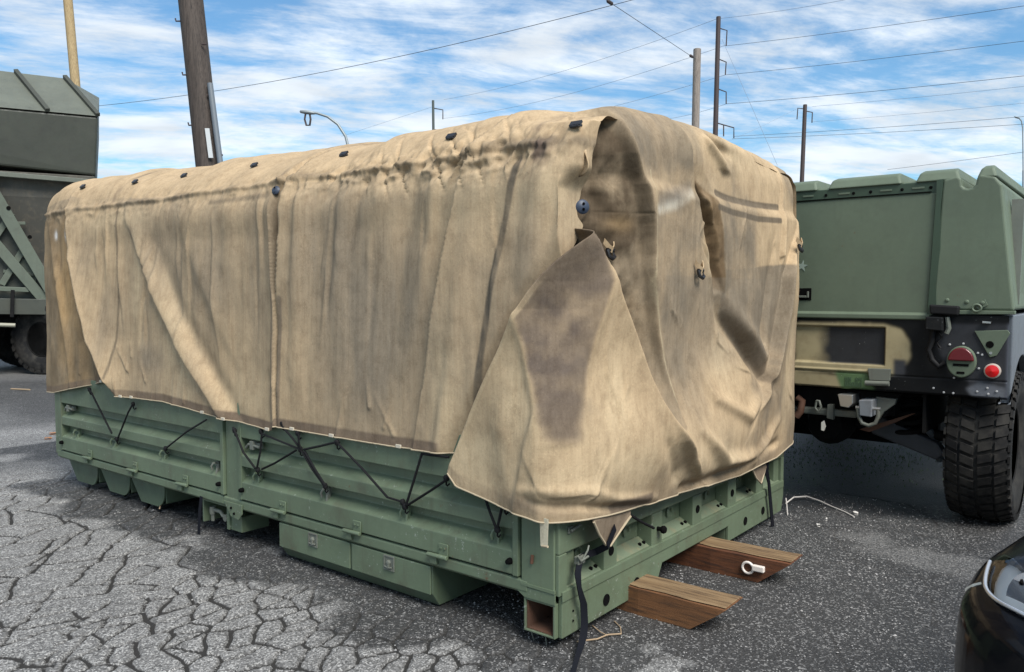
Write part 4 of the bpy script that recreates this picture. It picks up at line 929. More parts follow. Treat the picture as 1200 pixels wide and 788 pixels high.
def toggle(px, py, Pm, nrm, sz=.028, at_=None):
    p = (pix_near(Pm, px, py) if at_ is None else np.array(at_))+np.array(nrm)*.012; mb = MB()
    mb.lathe([(0, .008), (sz*.8, .006), (sz, 0), (sz*.8, -.006), (0, -.008)], p, nrm, 16)
    o_ = mb.build('toggle', M_blue, cover, 0, 50)
    h = MB()
    for s_ in (-1, 1): h.lathe([(.005, .001), (0, .001)], p+np.array(nrm)*.0085+np.array((0, 0, .009*s_)), nrm, 8)
    h.build('toggle_hole', M_hole, o_)
toggle(680, 241, Pe, (-.55, -.83, 0), .024, onY(681, 243, -.125)); toggle(323, 224, P, (-.9, -.3, .3), .022)
def buckle(px, py):
    p = pix_near(Pe, px, py)+np.array((-.01, -.02, 0)); mb = MB()
    mb.tube([p+np.array((-.022, 0, .012)), p+np.array((-.02, -.006, -.012)), p+np.array((0, -.01, -.02)), p+np.array((.02, -.006, -.012)), p+np.array((.022, 0, .012)), p+np.array((-.022, 0, .012))], .008, 7)
    o_ = mb.build('strap_loop', M_buckle, cover, 0, 40)
    MB().ribbon([p+np.array((-.03, .01, .045)), p+np.array((-.012, -.004, .02)), p+np.array((.0, -.008, .012)), p+np.array((.014, -.004, .02)), p+np.array((.034, .01, .045))], .022, (0, -.3, 1), .004).build('loop_strip', M_canvas, cover)
buckle(712, 297); buckle(817, 321); buckle(934, 291)
# tint for loose pieces of cloth
def tint_flat(o_, c):
    me = o_.data; at_ = me.color_attributes.new('tint', 'FLOAT_COLOR', 'POINT'); at_.data.foreach_set('color', np.tile((*c, 1), len(me.vertices)).astype(np.float32).reshape(-1))
for o_ in cover.children:
    if o_.name.startswith('loop_strip'): tint_flat(o_, TAN)
# collar at the bunched corner under the eave
# tab flaps with an edge tape
def tab(pts, name='tab_flap', col=(.20, .155, .11)):
    c_ = np.mean(pts, 0); V = list(pts)+[np.array(p)+np.array((.0, .006, 0)) for p in pts]; n = len(pts)
    mb = MB().add(V, [tuple(range(n)), tuple(range(2*n-1, n-1, -1))]+[(i, i+n, (i+1) % n+n, (i+1) % n) for i in range(n)])
    o_ = mb.build(name, M_canvas, cover); tint_flat(o_, col)
    MB().tube(list(pts[1:-1]), .0045, 6).build('edge_tape', M_tape, o_, 0, 60); return o_
def ey(px, py, y): return onY(px, py, y)
tab([ey(697, 606, -.085), ey(696, 612, -.088), ey(702, 626, -.085), ey(710, 639, -.075), ey(715, 640, -.072), ey(727, 622, -.08), ey(739, 605, -.088), ey(739, 597, -.085)])
tab([ey(880, 545, -.06), ey(881, 549, -.066), ey(886, 560, -.07), ey(892, 567, -.07), ey(894, 560, -.065), ey(897, 549, -.05), ey(903, 535, -.05), ey(903, 531, -.045)])
tab([onX(634, 606, -.078), onX(635, 640, -.076), onX(642, 641, -.08), onX(643, 609, -.085)], 'white_tab', (.62, .55, .4))
# ================================================================= LASHINGS
def cord(pxs, label, hookpx=None, r=.0052, xs_=None):
    mb = MB()
    for seg in pxs:
        n = len(seg); pts = []
        for i, (px, py) in enumerate(seg): pts.append(onX(px, py, -.062 if i not in (0, n-1) else -.056))
        if n == 2:
            a_, b_ = pts; pts = [a_+(b_-a_)*t+np.array((0, 0, -.006*math.sin(math.pi*t))) for t in np.linspace(0, 1, 7)]
        mb.tube(pts, r, 6)
    base_pt = onX(*pxs[0][-1], -.06)
    o_ = mb.build('bungee_cord', M_cord, None, 0, 60); re_base(o_, base_pt)
    tag(o_, label, 'bungee cord', 'black elastic cords lashing the canvas')
    for (px, py) in (hookpx or []):
        p = onX(px, py, -.05); k = MB(); k.lathe([(.006, -.012), (.011, -.006), (.011, .008), (.006, .014)], (0, 0, 0), (0, .3, 1), 8)
        k.tube([(0, 0, -.012), (.004, .004, -.024), (.012, .006, -.032), (.016, -.002, -.022)], .0035, 6)
        q = k.build('hook', M_cord, o_, 0, 40); q.location = p-base_pt
    return o_
cord([[(103, 455), (107, 460), (131, 508)], [(156, 473), (150, 484), (138, 514)]], 'black V-shaped elastic cord at the far left of the green side', [(137, 515), (105, 457), (156, 474)])
cord([[(242, 492), (219, 506), (195, 525)]], 'single black cord slanting up to the canvas on the far green panel', [(194, 526)])
cord([[(273, 501), (280, 517), (285, 530), (299, 549)], [(307, 506), (305, 530), (301, 549)]], 'black elastic cord crossing the middle post, hooked just right of it', [(302, 551), (306, 506), (275, 505)])
cord([[(308, 509), (330, 518), (352, 527)], [(347, 528), (322, 543), (307, 550)], [(331, 500), (343, 514), (352, 526)], [(350, 507), (350, 518), (352, 526)], [(395, 518), (375, 523), (356, 527)]], 'black elastic cords knotted into a star under the canvas slit', [(352, 527), (349, 508), (395, 519), (331, 497)])
cord([[(354, 529), (366, 550), (379, 568)], [(357, 529), (369, 550), (381, 569)]], 'doubled black cord from the star knot down to a hook', [(381, 570)])
cord([[(397, 521), (425, 550), (454, 583), (470, 588)]], 'long black cord slanting from the hem down towards the right hook', [(472, 589)])
cord([[(494, 533), (486, 560), (476, 592)], [(524, 562), (505, 575), (478, 592)], [(494, 532), (510, 534), (526, 536)]], 'black cord forming a narrow V left of the corner flap', [(475, 594), (523, 561)])
cord([[(567, 579), (574, 600), (581, 618)], [(589, 592), (586, 605), (583, 618)]], 'short black V-shaped cord nearest the bed corner', [(583, 621), (592, 594)])
def strap(pts, w, wd, label, name='webbing_strap'):
    base_pt = pts[-1]; o_ = MB().ribbon(pts, w, wd, .004).build(name, M_web, None, 0, 60); re_base(o_, base_pt); return tag(o_, label, 'strap')
g0 = ey(718, 633, -.1)
s1 = strap([ey(721, 618, -.092), ey(712, 640, -.082), ey(698, 647, -.03), ey(686, 651, -.028), ey(680, 655, -.032)], .028, (-.5, 0, 1), 'short navy webbing strap through the slotted canvas tab')
rt = MB(); p = ey(679, 655, -.03)
rt.box((p[0]-.022, p[1]-.012, p[2]-.016), (p[0]+.02, p[1]+.008, p[2]+.012)); rt.tube([p+np.array((-.03, -.012, .02)), p+np.array((-.018, -.018, 0)), p+np.array((.03, -.018, .005))], .005, 6)
rt.tube([p+np.array((.0, -.014, .0)), p+np.array((.02, -.022, .03)), p+np.array((.03, -.02, .045))], .004, 6)
rt.build('strap_buckle', M_dsteel, s1, .002).location = -Vector(s1.location)
def xy(px, py, y): return ey(px, py, y)
s2p = [ey(680, 656, -.034), ey(677, 672, -.045), ey(679, 690, -.05), ey(684, 708, -.045), ey(685, 730, -.04), ey(684, 744, -.05)]
last = s2p[-1]
pA = onZ(681, 757, .03); pB = onZ(676, 772, .012); pC = onZ(671, 790, .010); pD = onZ(668, 806, .008)
strap(s2p[:2]+s2p[2:], .026, [(1, -.3, 0), (1, -.35, 0), (1, .1, .1), (.8, -.5, 0), (.5, -.8, 0), (.6, -.7, 0)], 'long navy webbing strap hanging down the near corner of the end frame')
strap([last, pA, pB, pC, pD], .028, [(.6, -.7, 0), (.8, -.4, 0), (1, -.2, 0), (1, -.2, 0), (1, -.2, 0)], 'tail of navy strap trailing over the asphalt in front of the bed corner')
strap([ey(899, 541, -.06), ey(898, 552, -.055), ey(901, 566, -.04), ey(903, 590, -.035), ey(905, 612, -.035), ey(906, 628, -.03)], .024, [(1, -.4, 0), (.8, -.6, 0), (1, -.2, 0), (1, -.3, 0), (1, -.3, 0), (1, -.3, 0)], 'navy webbing strap hanging from the far tab of the end curtain')
strap([onX(236, 582, -.04), onX(234, 600, -.05), onX(233, 625, -.05), onX(232, 652, -.05)], .022, (0, 1, .1), 'thin dark strap dangling beside the tie-down pocket')
co = MB().tube([ey(739, 604, -.08), ey(752, 612, -.05), ey(766, 619, -.045)], .006, 6).build('lashing_cord', M_cord, None, 0, 60); re_base(co, ey(766, 619, -.045)); tag(co, 'short black cord from the near canvas tab to the lashing knob', 'cord')
# wires hanging under the near corner
for k, pp in enumerate(([(617, 708), (620, 728), (624, 745), (628, 757), (624, 760), (621, 752)], [(639, 742), (640, 752), (643, 775), (641, 762)])):
    o_ = MB().tube([onX(px, py, .02) for px, py in pp], .0022, 5).build('dangling_wire', M_dsteel, None, 0, 60); re_base(o_, onX(*pp[-1], .02)); tag(o_, ('looped wire end dangling left of the hollow foot', 'thin wire hanging straight below the hollow foot')[k], 'wire')
# white plastic ring on the red skid
rg = empty('pull_ring', 'white plastic pull ring with a clear tab lying on the red timber', 'ring', (1.08, -.235, .115))
M_plast = Mt('white_plastic', (.75, .68, .62), .4).m
c_ = onX(877, 665, 1.082); e_ = onX(884, 663, 1.07)
loc = np.array(rg.location)
MB().tube([(1.075-loc[0]+.0, c_[1]-loc[1]+.024*math.cos(t), c_[2]-loc[2]+.024*math.sin(t)) for t in np.linspace(0, 2*math.pi, 20)], .006, 7).build('ring', M_plast, rg, 0, 60)
MB().box((1.062-loc[0], c_[1]-.075-loc[1], c_[2]-.006-loc[2]), (1.083-loc[0], c_[1]-.022-loc[1], c_[2]+.02-loc[2])).build('tab', M_plast, rg, .004)

# ================================================================= UTILITY TRUCK (rear view)
HX = 2.45; HC = -.05
hv = empty('utility_truck', 'green military utility truck with hard shell and camouflaged tailgate, rear towards us', 'truck', (HX, HC, 0))
def H(mb, name, mat, parent=None, bevel=0, smooth=None, seg=2):
    o_ = mb.build(name, mat, None, bevel, smooth, seg)
    p_ = parent or hv; o_.data.transform(Matrix.Translation((-HX, -HC, 0))); o_.parent = p_; return o_
# shell: rear wall with the door opening, side walls, roof with raised ribs
NOT = [(-.885, 1.862), (-.874, 1.845), (-.869, 1.812), (-.856, 1.798), (-.838, 1.794), (-.820, 1.798), (-.807, 1.812), (-.802, 1.845), (-.79, 1.862)]
sec_o = [(-1.055, 1.168), (-1.04, 1.30), (-.985, 1.80), (-.955, 1.845)]+NOT
secf = sec_o+[(2*HC-y, z) for y, z in sec_o[::-1]]
sh_ = MB()
DY0, DY1 = -.695, .60
# rear wall right and left of the door, lintel above
sh_.prism([(-1.055, 1.168), (-1.04, 1.30), (-.985, 1.80), (-.955, 1.845)]+NOT+[(-.72, 1.85), (-.715, 1.79), (-.685, 1.168)], 'x', HX, HX+.05)
sh_.prism([(.955, 1.168), (.94, 1.30), (.885, 1.80), (.855, 1.845), (.62, 1.85), (.615, 1.79), (.59, 1.168)], 'x', HX, HX+.05)
sh_.prism([(-.72, 1.79), (-.72, 1.85), (.62, 1.85), (.62, 1.79)], 'x', HX+.035, HX+.06)
shell = H(sh_, 'shell', M_hgreen, None, .012, None, 3)
b_ = MB(); b_.prism([(y, z) for y, z in secf], 'x', HX+.05, HX+2.0); H(b_, 'roof', M_hgreen, shell, .02, None, 3)
for y0, y1, e in ((-.965, -.872, .0), (-.80, -.585, .0), (-.52, -.13, .0), (-.075, .40, 0), (.46, .70, .0), (.77, .865, 0)):
    r_ = MB(); r_.prism([(HX+.0, 1.845), (HX+.03, 1.898), (HX+.10, 1.915), (HX+1.9, 1.93), (HX+1.95, 1.86), (HX+.05, 1.845)], 'y', y0, y1)
    r_.v = [(x, y+(.02 if (z > 1.88 and y < (y0+y1)/2) else -.02 if z > 1.88 else 0), z) for x, y, z in r_.v]
    H(r_, 'roof_rib', M_hgreen, shell, .012, None, 3)
# U groove between the ribs
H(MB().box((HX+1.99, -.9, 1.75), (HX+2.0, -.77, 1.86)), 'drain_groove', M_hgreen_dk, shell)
door = H(MB().prism([(-.672, 1.112), (-.662, 1.16), (-.690, 1.785), (.585, 1.785), (.57, 1.16), (.57, 1.112)], 'x', HX+.012, HX+.04), 'rear_hatch', M_hgreen, None, .006)
H(MB().prism([(HX+.004, 1.112), (HX-.008, 1.118), (HX-.008, 1.14), (HX+.012, 1.155), (HX+.02, 1.112)], 'y', -.672, .57), 'hatch_lip', M_hgreen, door, .003)
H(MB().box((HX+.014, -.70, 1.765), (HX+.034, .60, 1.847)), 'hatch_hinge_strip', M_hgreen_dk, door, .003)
H(MB().box((HX+.006, -.665, 1.789), (HX+.013, .58, 1.794)), 'hinge_rod', M_hole, door)
for y in (-.60, -.44, -.22, -.02, .2, .4): H(MB().box((HX+.010, y-.03, 1.812), (HX+.0135, y+.03, 1.822)), 'hinge_slot', M_hgreen, door, .001)
for y in (-.66, -.52, -.36, -.27, -.12, .1, .3, .5): H(MB().lathe([(0, .005), (.008, .003), (.009, 0)], (HX+.013, y, 1.815), (-1, 0, 0), 8), 'bolt', M_hole, door, 0, 40)
H(MB().prism([(-.690, 1.785), (-.690, 1.85), (-.722, 1.852), (-.712, 1.70), (-.716, 1.5), (-.700, 1.30), (-.705, 1.168), (-.655, 1.112), (-.664, 1.168)], 'x', HX-.003, HX+.0135), 'hatch_gap_shade', M_hgreen_dk, door)  # dark strip standing for the shadow in the hatch gap
# star and hatch handle recess
st = []
sc_ = onX(940, 312, HX+.01)
for i in range(10):
    r_ = .034 if i % 2 == 0 else .013; t = math.pi/2+i*math.pi/5+.18; st.append((sc_[1]+r_*math.cos(t), sc_[2]+r_*math.sin(t)))
H(MB().prism(st, 'x', HX+.0095, HX+.0125), 'star_emblem', Mt('pale_star_paint', (.26, .32, .27), .6).m, door)
hc_ = onX(941, 345, HX)
hh = MB(); hh.box((HX+.008, hc_[1]-.045, hc_[2]-.035), (HX+.0115, hc_[1]+.06, hc_[2]+.035)); hd = H(hh, 'handle_recess', M_hole, door, .002)
hh = MB(); hh.box((HX-.002, hc_[1]-.02, hc_[2]-.02), (HX+.008, hc_[1]+.03, hc_[2]-.008)); hh.box((HX-.002, hc_[1]-.032, hc_[2]-.02), (HX+.008, hc_[1]-.022, hc_[2]+.016)); H(hh, 'handle', M_dsteel, hd, .002)
# lower shell lip and lashing ring, rivets
H(MB().prism([(-1.06, 1.168), (-1.06, 1.15), (-.685, 1.145), (-.685, 1.168)], 'x', HX-.008, HX+.03), 'shell_lip', M_hgreen, shell, .003)
lr_ = MB(); q = onX(1150, 357, HX-.01); q2 = onX(1146, 363, HX-.02)
lr_.obox(q, (.006, 0, 0), (0, -.022, .012), (0, .008, .015)); lr_.tube([q+np.array((-.012, .018+.022*math.cos(t)*.9, -.018+.018*math.sin(t))) for t in np.linspace(0, 2*math.pi, 16)], .006, 6); lr_.lathe([(0, .008), (.009, .006), (.011, 0)], q+np.array((-.008, -.006, .008)), (-1, 0, 0), 10)
H(lr_, 'lashing_ring', M_hgreen, shell, 0, 40)
for px, py in ((1110, 352), (1133, 354)): H(MB().lathe([(0, .007), (.008, .005), (.011, 0)], onX(px, py, HX), (-1, 0, 0), 10), 'rivet', M_hgreen, shell, 0, 40)
# side window panel
H(MB().prism([(HX+.22, 1.21), (HX+.30, 1.73), (HX+1.3, 1.73), (HX+1.3, 1.21)], 'y', -1.045, -1.008), 'side_door_panel', M_hgreen, shell, .006)
H(MB().prism([(HX+.175, 1.2), (HX+.19, 1.2), (HX+.275, 1.75), (HX+.26, 1.75)], 'y', -1.056, -1.0), 'door_edge_trim', M_dsteel, shell)
# tail: painted panel with a colour per spot (flat camouflage paint)
def camo_mat():
    m = Mt('camouflage_paint', (.1, .1, .1), .55, 0, .2); c = m.attr('tint').outputs['Color']
    c = m.mixc(m.mr(m.noise(14, 6, .65), .5, .75, 0, .5), c, m.mixc(1, c, (.55, .5, .45), 'MULTIPLY'))
    ch_ = m.ma('MULTIPLY', m.mr(m.noise(70, 4, .7), .68, .71), m.mr(m.noise(6, 3), .48, .6)); c = m.mixc(ch_, c, (.55, .55, .52))
    m.col(c); m.bump(m.noise(120, 3), .1, .003); return m.m
M_camo = camo_mat()
BLK = np.array((.0055, .006, .0068)); TN = np.array((.36, .30, .175)); GN = np.array((.10, .165, .075)); NV = np.array((.012, .016, .025)); CH = np.array((.045, .047, .053))
def px_yz(pp, x=HX): return [tuple(onX(px, py, x)[1:]) for px, py in pp]
yy = np.linspace(-1.035, .96, 500); zz_ = np.linspace(.715, 1.142, 110); Yq, Zq = np.meshgrid(yy, zz_, indexing='ij')
jx, jz = Yq+.012*fbm(Yq*9, Zq*9, 3), Zq+.012*fbm(Yq*9+5, Zq*9, 3)
Cq = np.broadcast_to(BLK, Yq.shape+(3,)).copy()
def lay(pp, col, soft=0):
    m_ = poly_in(jx, jz, px_yz(pp))
    Cq[m_] = col
lay([(930, 378), (1035, 379), (1056, 386), (1066, 400), (1067, 418), (1060, 430), (1054, 436), (1048, 441), (1025, 437), (930, 436)], TN)
lay([(930, 436), (985, 440), (988, 455), (930, 452)], TN*.95)
lay([(978, 434), (1016, 436), (1024, 458), (985, 456)], GN)
lay([(1048, 420), (1062, 422), (1060, 440), (1046, 442)], CH)
lay([(1105, 380), (1200, 380), (1200, 440), (1178, 470), (1140, 460), (1135, 445), (1112, 440), (1098, 405)], CH*.8)
lay([(1133, 455), (1150, 448), (1178, 455), (1176, 469), (1140, 466)], np.array((.15, .16, .18)))
lay([(1182, 380), (1200, 380), (1200, 470), (1178, 470)], np.array((.12, .13, .16)))
for _ in range(6): Cq[1:-1] = .25*Cq[:-2]+.5*Cq[1:-1]+.25*Cq[2:]; Cq[:, 1:-1] = .25*Cq[:, :-2]+.5*Cq[:, 1:-1]+.25*Cq[:, 2:]
Cq *= (1+.35*fbm(Yq*5, Zq*5, 4))[..., None]
rec = np.zeros(Yq.shape)
ry0, ry1, rz0, rz1 = px_yz([(1037, 400)])[0][0], .62, px_yz([(1000, 427)])[0][1], px_yz([(1000, 383)])[0][1]
rec = sst(ry0-.004, ry0+.008, Yq)*sst(ry1+.004, ry1-.008, Yq)*sst(rz0-.004, rz0+.008, Zq)*sst(rz1+.004, rz1-.008, Zq)
nvm = rec*sst(px_yz([(952, 400)])[0][0], px_yz([(974, 400)])[0][0], Yq+.09*fbm(Yq*8, Zq*8, 3))
Cq = mixv(Cq, NV, np.clip(nvm, 0, 1)*.95)
lip = sst(.008, .004, np.abs(Zq-(px_yz([(990, 434)])[0][1])))*sst(-.5, -.46, Yq)
Xq = np.full(Yq.shape, HX+.002)+.022*rec-.006*lip+.004*sst(.006, .002, np.abs(Zq-px_yz([(990, 437)])[0][1]))
Xq += .02*sst(.012, .0, Zq-.715)
tail = grid_mesh('tailgate', np.stack([Xq-HX, Yq-HC, Zq], -1), M_camo, hv, {'tint': Cq}, smooth=60)
# body tub behind the tail panel, sides, fenders
bx = MB(); bx.box((HX+.03, -1.0, .76), (HX+2.0, .9, 1.145)); H(bx, 'tub', M_under, None)
def arch(cx, r, x0, x1, z0, z1):
    pts = [(x0, z0)]
    for t in np.linspace(math.pi, 0, 18): pts.append((cx+r*math.cos(t), max(z0, .42+r*math.sin(t))))
    return pts+[(x1, z0), (x1, z1), (x0, z1)]
WX = HX+.445
for s_ in (-1, 1):
    y_a, y_b = (HC+s_*.955, HC+s_*1.0)
    H(MB().prism(arch(WX, .50, HX+.024, HX+2.0, .70, 1.145), 'y', y_a, y_b), 'side_panel', M_hgreen if s_ > 0 else paint('side_grey_paint', (.13, .145, .165), .45, (.05, .05, .05), .3), None, .006)
# seam and bolts on the tail, white paint chips as real bolt heads
M_cb = Mt('chipped_bolt', (.45, .45, .45), .5).m
for px, py in ((1129, 403), (1146, 414), (1151, 416), (1147, 432), (1118, 443), (1141, 433), (1113, 428), (1094, 455), (1018, 449), (1106, 460), (1117, 461), (1145, 459), (1157, 455), (1158, 462), (1168, 459), (1113, 404)): H(MB().lathe([(0, .005), (.005, .004), (.006, 0)], onX(px, py, HX+.001), (-1, 0, 0), 8), 'bolt', M_cb, tail, 0, 40)
# light cluster
lc = onX(1127, 424, HX-.012)
def ell(cy, cz, ry, rz, t0, t1, n): return [(cy+ry*math.cos(t), cz+rz*math.sin(t)) for t in np.linspace(t0, t1, n)]
lamp = H(MB().prism(ell(lc[1], lc[2], .068, .082, 0, 2*math.pi, 32)[:-1], 'x', HX-.035, HX), 'tail_lamp', M_hgreen, None, .006, None)
M_red = Mt('dark_red_lens', (.12, .008, .012), .25).m; M_red2 = Mt('bright_red_reflector', (.62, .012, .014), .2).m
H(MB().prism(ell(lc[1], lc[2]+.004, .060, .070, .02, math.pi-.02, 20), 'x', HX-.05, HX-.036), 'lens', M_red, lamp, .008, None, 3)
sl_ = MB(); sl_.box((HX-.038, lc[1]-.036, lc[2]-.022), (HX-.0352, lc[1]+.036, lc[2]-.010)); sl_.box((HX-.038, lc[1]-.018, lc[2]-.062), (HX-.0352, lc[1]+.018, lc[2]-.050)); H(sl_, 'lamp_slot', M_hole, lamp, .001)
rf = onX(1163, 435, HX-.01)
rr2 = H(MB().lathe([(.038, 0), (.038, .016), (.032, .02), (.0, .02)], (HX, rf[1], rf[2]), (-1, 0, 0), 24), 'reflector_rim', Mt('pale_rim', (.45, .38, .33), .5).m, None, 0, 35)
H(MB().lathe([(.031, .0), (.031, .004), (.0, .012)], (HX-.02, rf[1], rf[2]), (-1, 0, 0), 24), 'reflector', M_red2, rr2, 0, 60)
# green triangular plate with a hole
tpx = px_yz([(1142, 388), (1181, 387), (1184, 391), (1168, 417), (1160, 419)], HX-.004)
tpl = H(MB().prism(tpx, 'x', HX-.008, HX-.001), 'triangle_plate', M_hgreen, None, .002)
th = onX(1160, 404, HX-.008); H(MB().lathe([(.018, 0), (.018, .002), (0, .002)], (HX-.008, th[1], th[2]), (-1, 0, 0), 18), 'plate_hole', M_hole, tpl)
th = onX(1161, 414, HX-.008); H(MB().lathe([(.007, 0), (.007, .003), (0, .003)], (HX-.008, th[1], th[2]), (-1, 0, 0), 12), 'plate_bolt', M_steel, tpl, 0, 40)
# black hinge cover, connector, hose
q = [onX(px, py, HX-.02) for px, py in ((1090, 357), (1125, 359), (1124, 370), (1091, 368))]
H(MB().prism([(p[1], p[2]) for p in q], 'x', HX-.05, HX-.004), 'rubber_bumper', M_rubber, None, .008)
q = [onX(px, py, HX-.02) for px, py in ((1087, 371), (1107, 372), (1107, 388), (1087, 386))]
H(MB().prism([(p[1], p[2]) for p in q], 'x', HX-.075, HX-.004), 'connector_box', M_black, None, .005)
H(MB().tube([onX(px, py, HX-.03) for px, py in ((1110, 372), (1112, 385), (1109, 391))], .012, 8), 'bracket', M_dsteel, None, 0, 40)
H(MB().tube([onX(px, py, HX-.03) for px, py in ((1094, 386), (1092, 400), (1088, 410), (1092, 422), (1100, 430), (1107, 425))], .014, 8), 'cable', M_rubber, None, 0, 60)
H(MB().tube([onX(px, py, HX-.025) for px, py in ((1100, 388), (1104, 396), (1098, 402), (1102, 408))], .006, 6), 'cable', M_rubber, None, 0, 60)
q = [onX(px, py, HX-.02) for px, py in ((1151, 376.5), (1161, 377.5), (1161, 379.5), (1151, 379))]
H(MB().prism([(p[1], p[2]) for p in q], 'x', HX-.02, HX-.004), 'clip', M_steel, None, .001)
# tailgate hinge and stencilled block
q = [onX(px, py, HX-.03) for px, py in ((1016, 432), (1043, 433), (1042, 447), (1018, 446))]
hi = H(MB().prism([(p[1], p[2]) for p in q], 'x', HX-.02, HX+.001), 'tailgate_hinge', M_dsteel, tail, .003)
a_, b_ = onX(1014, 449, HX-.025), onX(1042, 450, HX-.025); H(MB().tube([a_, b_], .014, 10), 'hinge_barrel', M_dsteel, tail, 0, 40)
def seg_text(rows, px0, py0, px1, py1, x, mat, parent):
    """blocky stencil lettering as thin flat plates"""
    G = {'0': ['111', '101', '101', '101', '111'], 'U': ['101', '101', '101', '101', '111'], '8': ['111', '101', '111', '101', '111'], 'A': ['010', '101', '111', '101', '101'], 'N': ['101', '111', '111', '101', '101'], '4': ['101', '101', '111', '001', '001'], '9': ['111', '101', '111', '001', '111'], ' ': ['000']*5}
    p0, p1 = onX(px0, py0, x), onX(px1, py1, x); W_ = p0[1]-p1[1]; Hh = p0[2]-p1[2]; mb = MB()
    for r_i, row in enumerate(rows):
        rh = Hh/len(rows); cw = W_/len(row)
        for ci, chh in enumerate(row):
            for yy_, bits in enumerate(G[chh]):
                for xx_, bit in enumerate(bits):
                    if bit == '1':
                        ya = p0[1]-cw*(ci+.1+xx_*.27); za = p0[2]-rh*(r_i+.08+yy_*.17)
                        mb.box((x-.001, ya-cw*.25, za-rh*.15), (x+.001, ya, za))
    return H(mb, 'stencil_lettering', mat, parent)
seg_text(['UN A4', '89080'], 990, 441, 1010, 454, HX-.0005, Mt('stencil_green', (.055, .10, .05), .6).m, tail)
# bumper beam, pintle, shackles, strap and running gear
def hp(px, py, x): return onX(px, py, x)
bm_ = MB(); bm_.prism([(-.52, .70), (-.44, .56), (.5, .56), (.6, .70)], 'x', HX+.10, HX+.20); H(bm_, 'rear_crossmember', M_under, None, .004)
bm_ = MB(); bm_.box((HX+.06, -.30, .545), (HX+.13, .6, .585)); H(bm_, 'bumper_tube', M_dsteel, None, .01)
q = [hp(px, py, HX+.02) for px, py in ((985, 461), (1003, 462), (1003, 472), (998, 477), (988, 475))]
H(MB().prism([(p[1], p[2]) for p in q], 'x', HX-.04, HX+.1), 'pintle_latch', M_steel, None, .004)
q = [hp(px, py, HX+.0) for px, py in ((1009, 468), (1025, 468), (1024, 488), (1010, 486))]
sk = H(MB().prism([(p[1], p[2]) for p in q], 'x', HX-.05, HX+.08), 'shackle_lug', paint('grey_lug', (.19, .21, .23), .5, (.08, .06, .05), .5), None, .005)
H(MB().tube([hp(px, py, HX-.03) for px, py in ((1005, 478), (1006, 488), (1010, 496), (1018, 499), (1026, 496), (1029, 488), (1029, 480))], .011, 9), 'shackle', M_dsteel, sk, 0, 60)
H(MB().tube([hp(1003, 477.5, HX-.03), hp(1032, 479.5, HX-.03)], .010, 8), 'shackle_pin', M_steel, sk, 0, 40)
q = [hp(px, py, HX+.06) for px, py in ((1027, 465), (1051, 468), (1049, 474), (1036, 483), (1030, 492), (1028, 480))]
H(MB().prism([(p[1], p[2]) for p in q], 'x', HX+.05, HX+.09), 'lug_plate', M_dsteel, None, .003)
q = [hp(px, py, HX+.04) for px, py in ((970, 474), (977, 474), (977, 492), (969, 490))]
H(MB().prism([(p[1], p[2]) for p in q], 'x', HX+.03, HX+.07), 'hanger', M_dsteel, None, .003)
H(MB().tube([hp(px, py, HX+.03) for px, py in ((957, 470), (955, 478), (959, 482), (962, 477), (960, 470), (957, 470))], .008, 7), 'tie_ring', M_dsteel, None, 0, 60)
H(MB().tube([hp(px, py, HX+.05) for px, py in ((934, 466), (940, 470), (938, 482), (933, 488))], .022, 8), 'hook_casting', M_rust, None, 0, 60)
q = [hp(px, py, HX+.03) for px, py in ((963, 495), (966, 493), (968, 500), (966, 505), (963, 504))]
H(MB().prism([(p[1], p[2]) for p in q], 'x', HX+.02, HX+.03), 'tag_plate', M_white, None)
q = [hp(px, py, HX+.2) for px, py in ((1008, 503), (1068, 485), (1074, 484), (1050, 495), (1020, 506))]
H(MB().prism([(p[1], p[2]) for p in q], 'x', HX+.18, HX+.2), 'leather_strap', M_rust, None)
H(MB().box((HX+.06, -.655, .50), (HX+1.1, -.64, .76)), 'wheel_house', M_under, None)
H(MB().box((HX+.75, -.6, .30), (HX+1.6, .5, .55)), 'fuel_tank', M_under, None, .03)
# suspension arm, spring, half shaft
H(MB().prism([(-.30, .42), (-.66, .30), (-.70, .34), (-.66, .40), (-.34, .53)], 'x', HX+.36, HX+.46), 'suspension_arm', paint('arm_grey', (.06, .065, .075), .6, (.04, .035, .03), .5), None, .012)
sp = []
for t in np.linspace(0, 2*math.pi*5.5, 90): sp.append((HX+.42+.075*math.cos(t), -.50+.075*math.sin(t), .42+.30*t/(2*math.pi*5.5)))
H(MB().tube(sp, .014, 6), 'coil_spring', M_under, None, 0, 60)
H(MB().tube([(HX+.445, -.2, .46), (HX+.445, -.7, .43)], .03, 10), 'half_shaft', M_under, None, 0, 40)
H(MB().tube([(HX+.445, .1, .46), (HX+.445, .62, .43)], .03, 10), 'half_shaft', M_under, None, 0, 40)
H(MB().lathe([(0, -.16), (.10, -.14), (.14, -.05), (.14, .05), (.10, .14), (0, .16)], (HX+.445, -.05, .46), (1, 0, 0), 16), 'differential', M_under, None, 0, 40)
for y in (-.42, .32): H(MB().box((HX+.2, y-.05, .56), (HX+3.6, y+.05, .68)), 'frame_rail', M_under)
H(MB().tube([hp(1085, 500, HX+.4), hp(1096, 515, HX+.45), hp(1102, 540, HX+.5)], .022, 8), 'damper', paint('damper_grey', (.11, .13, .15), .5), None, 0, 40)
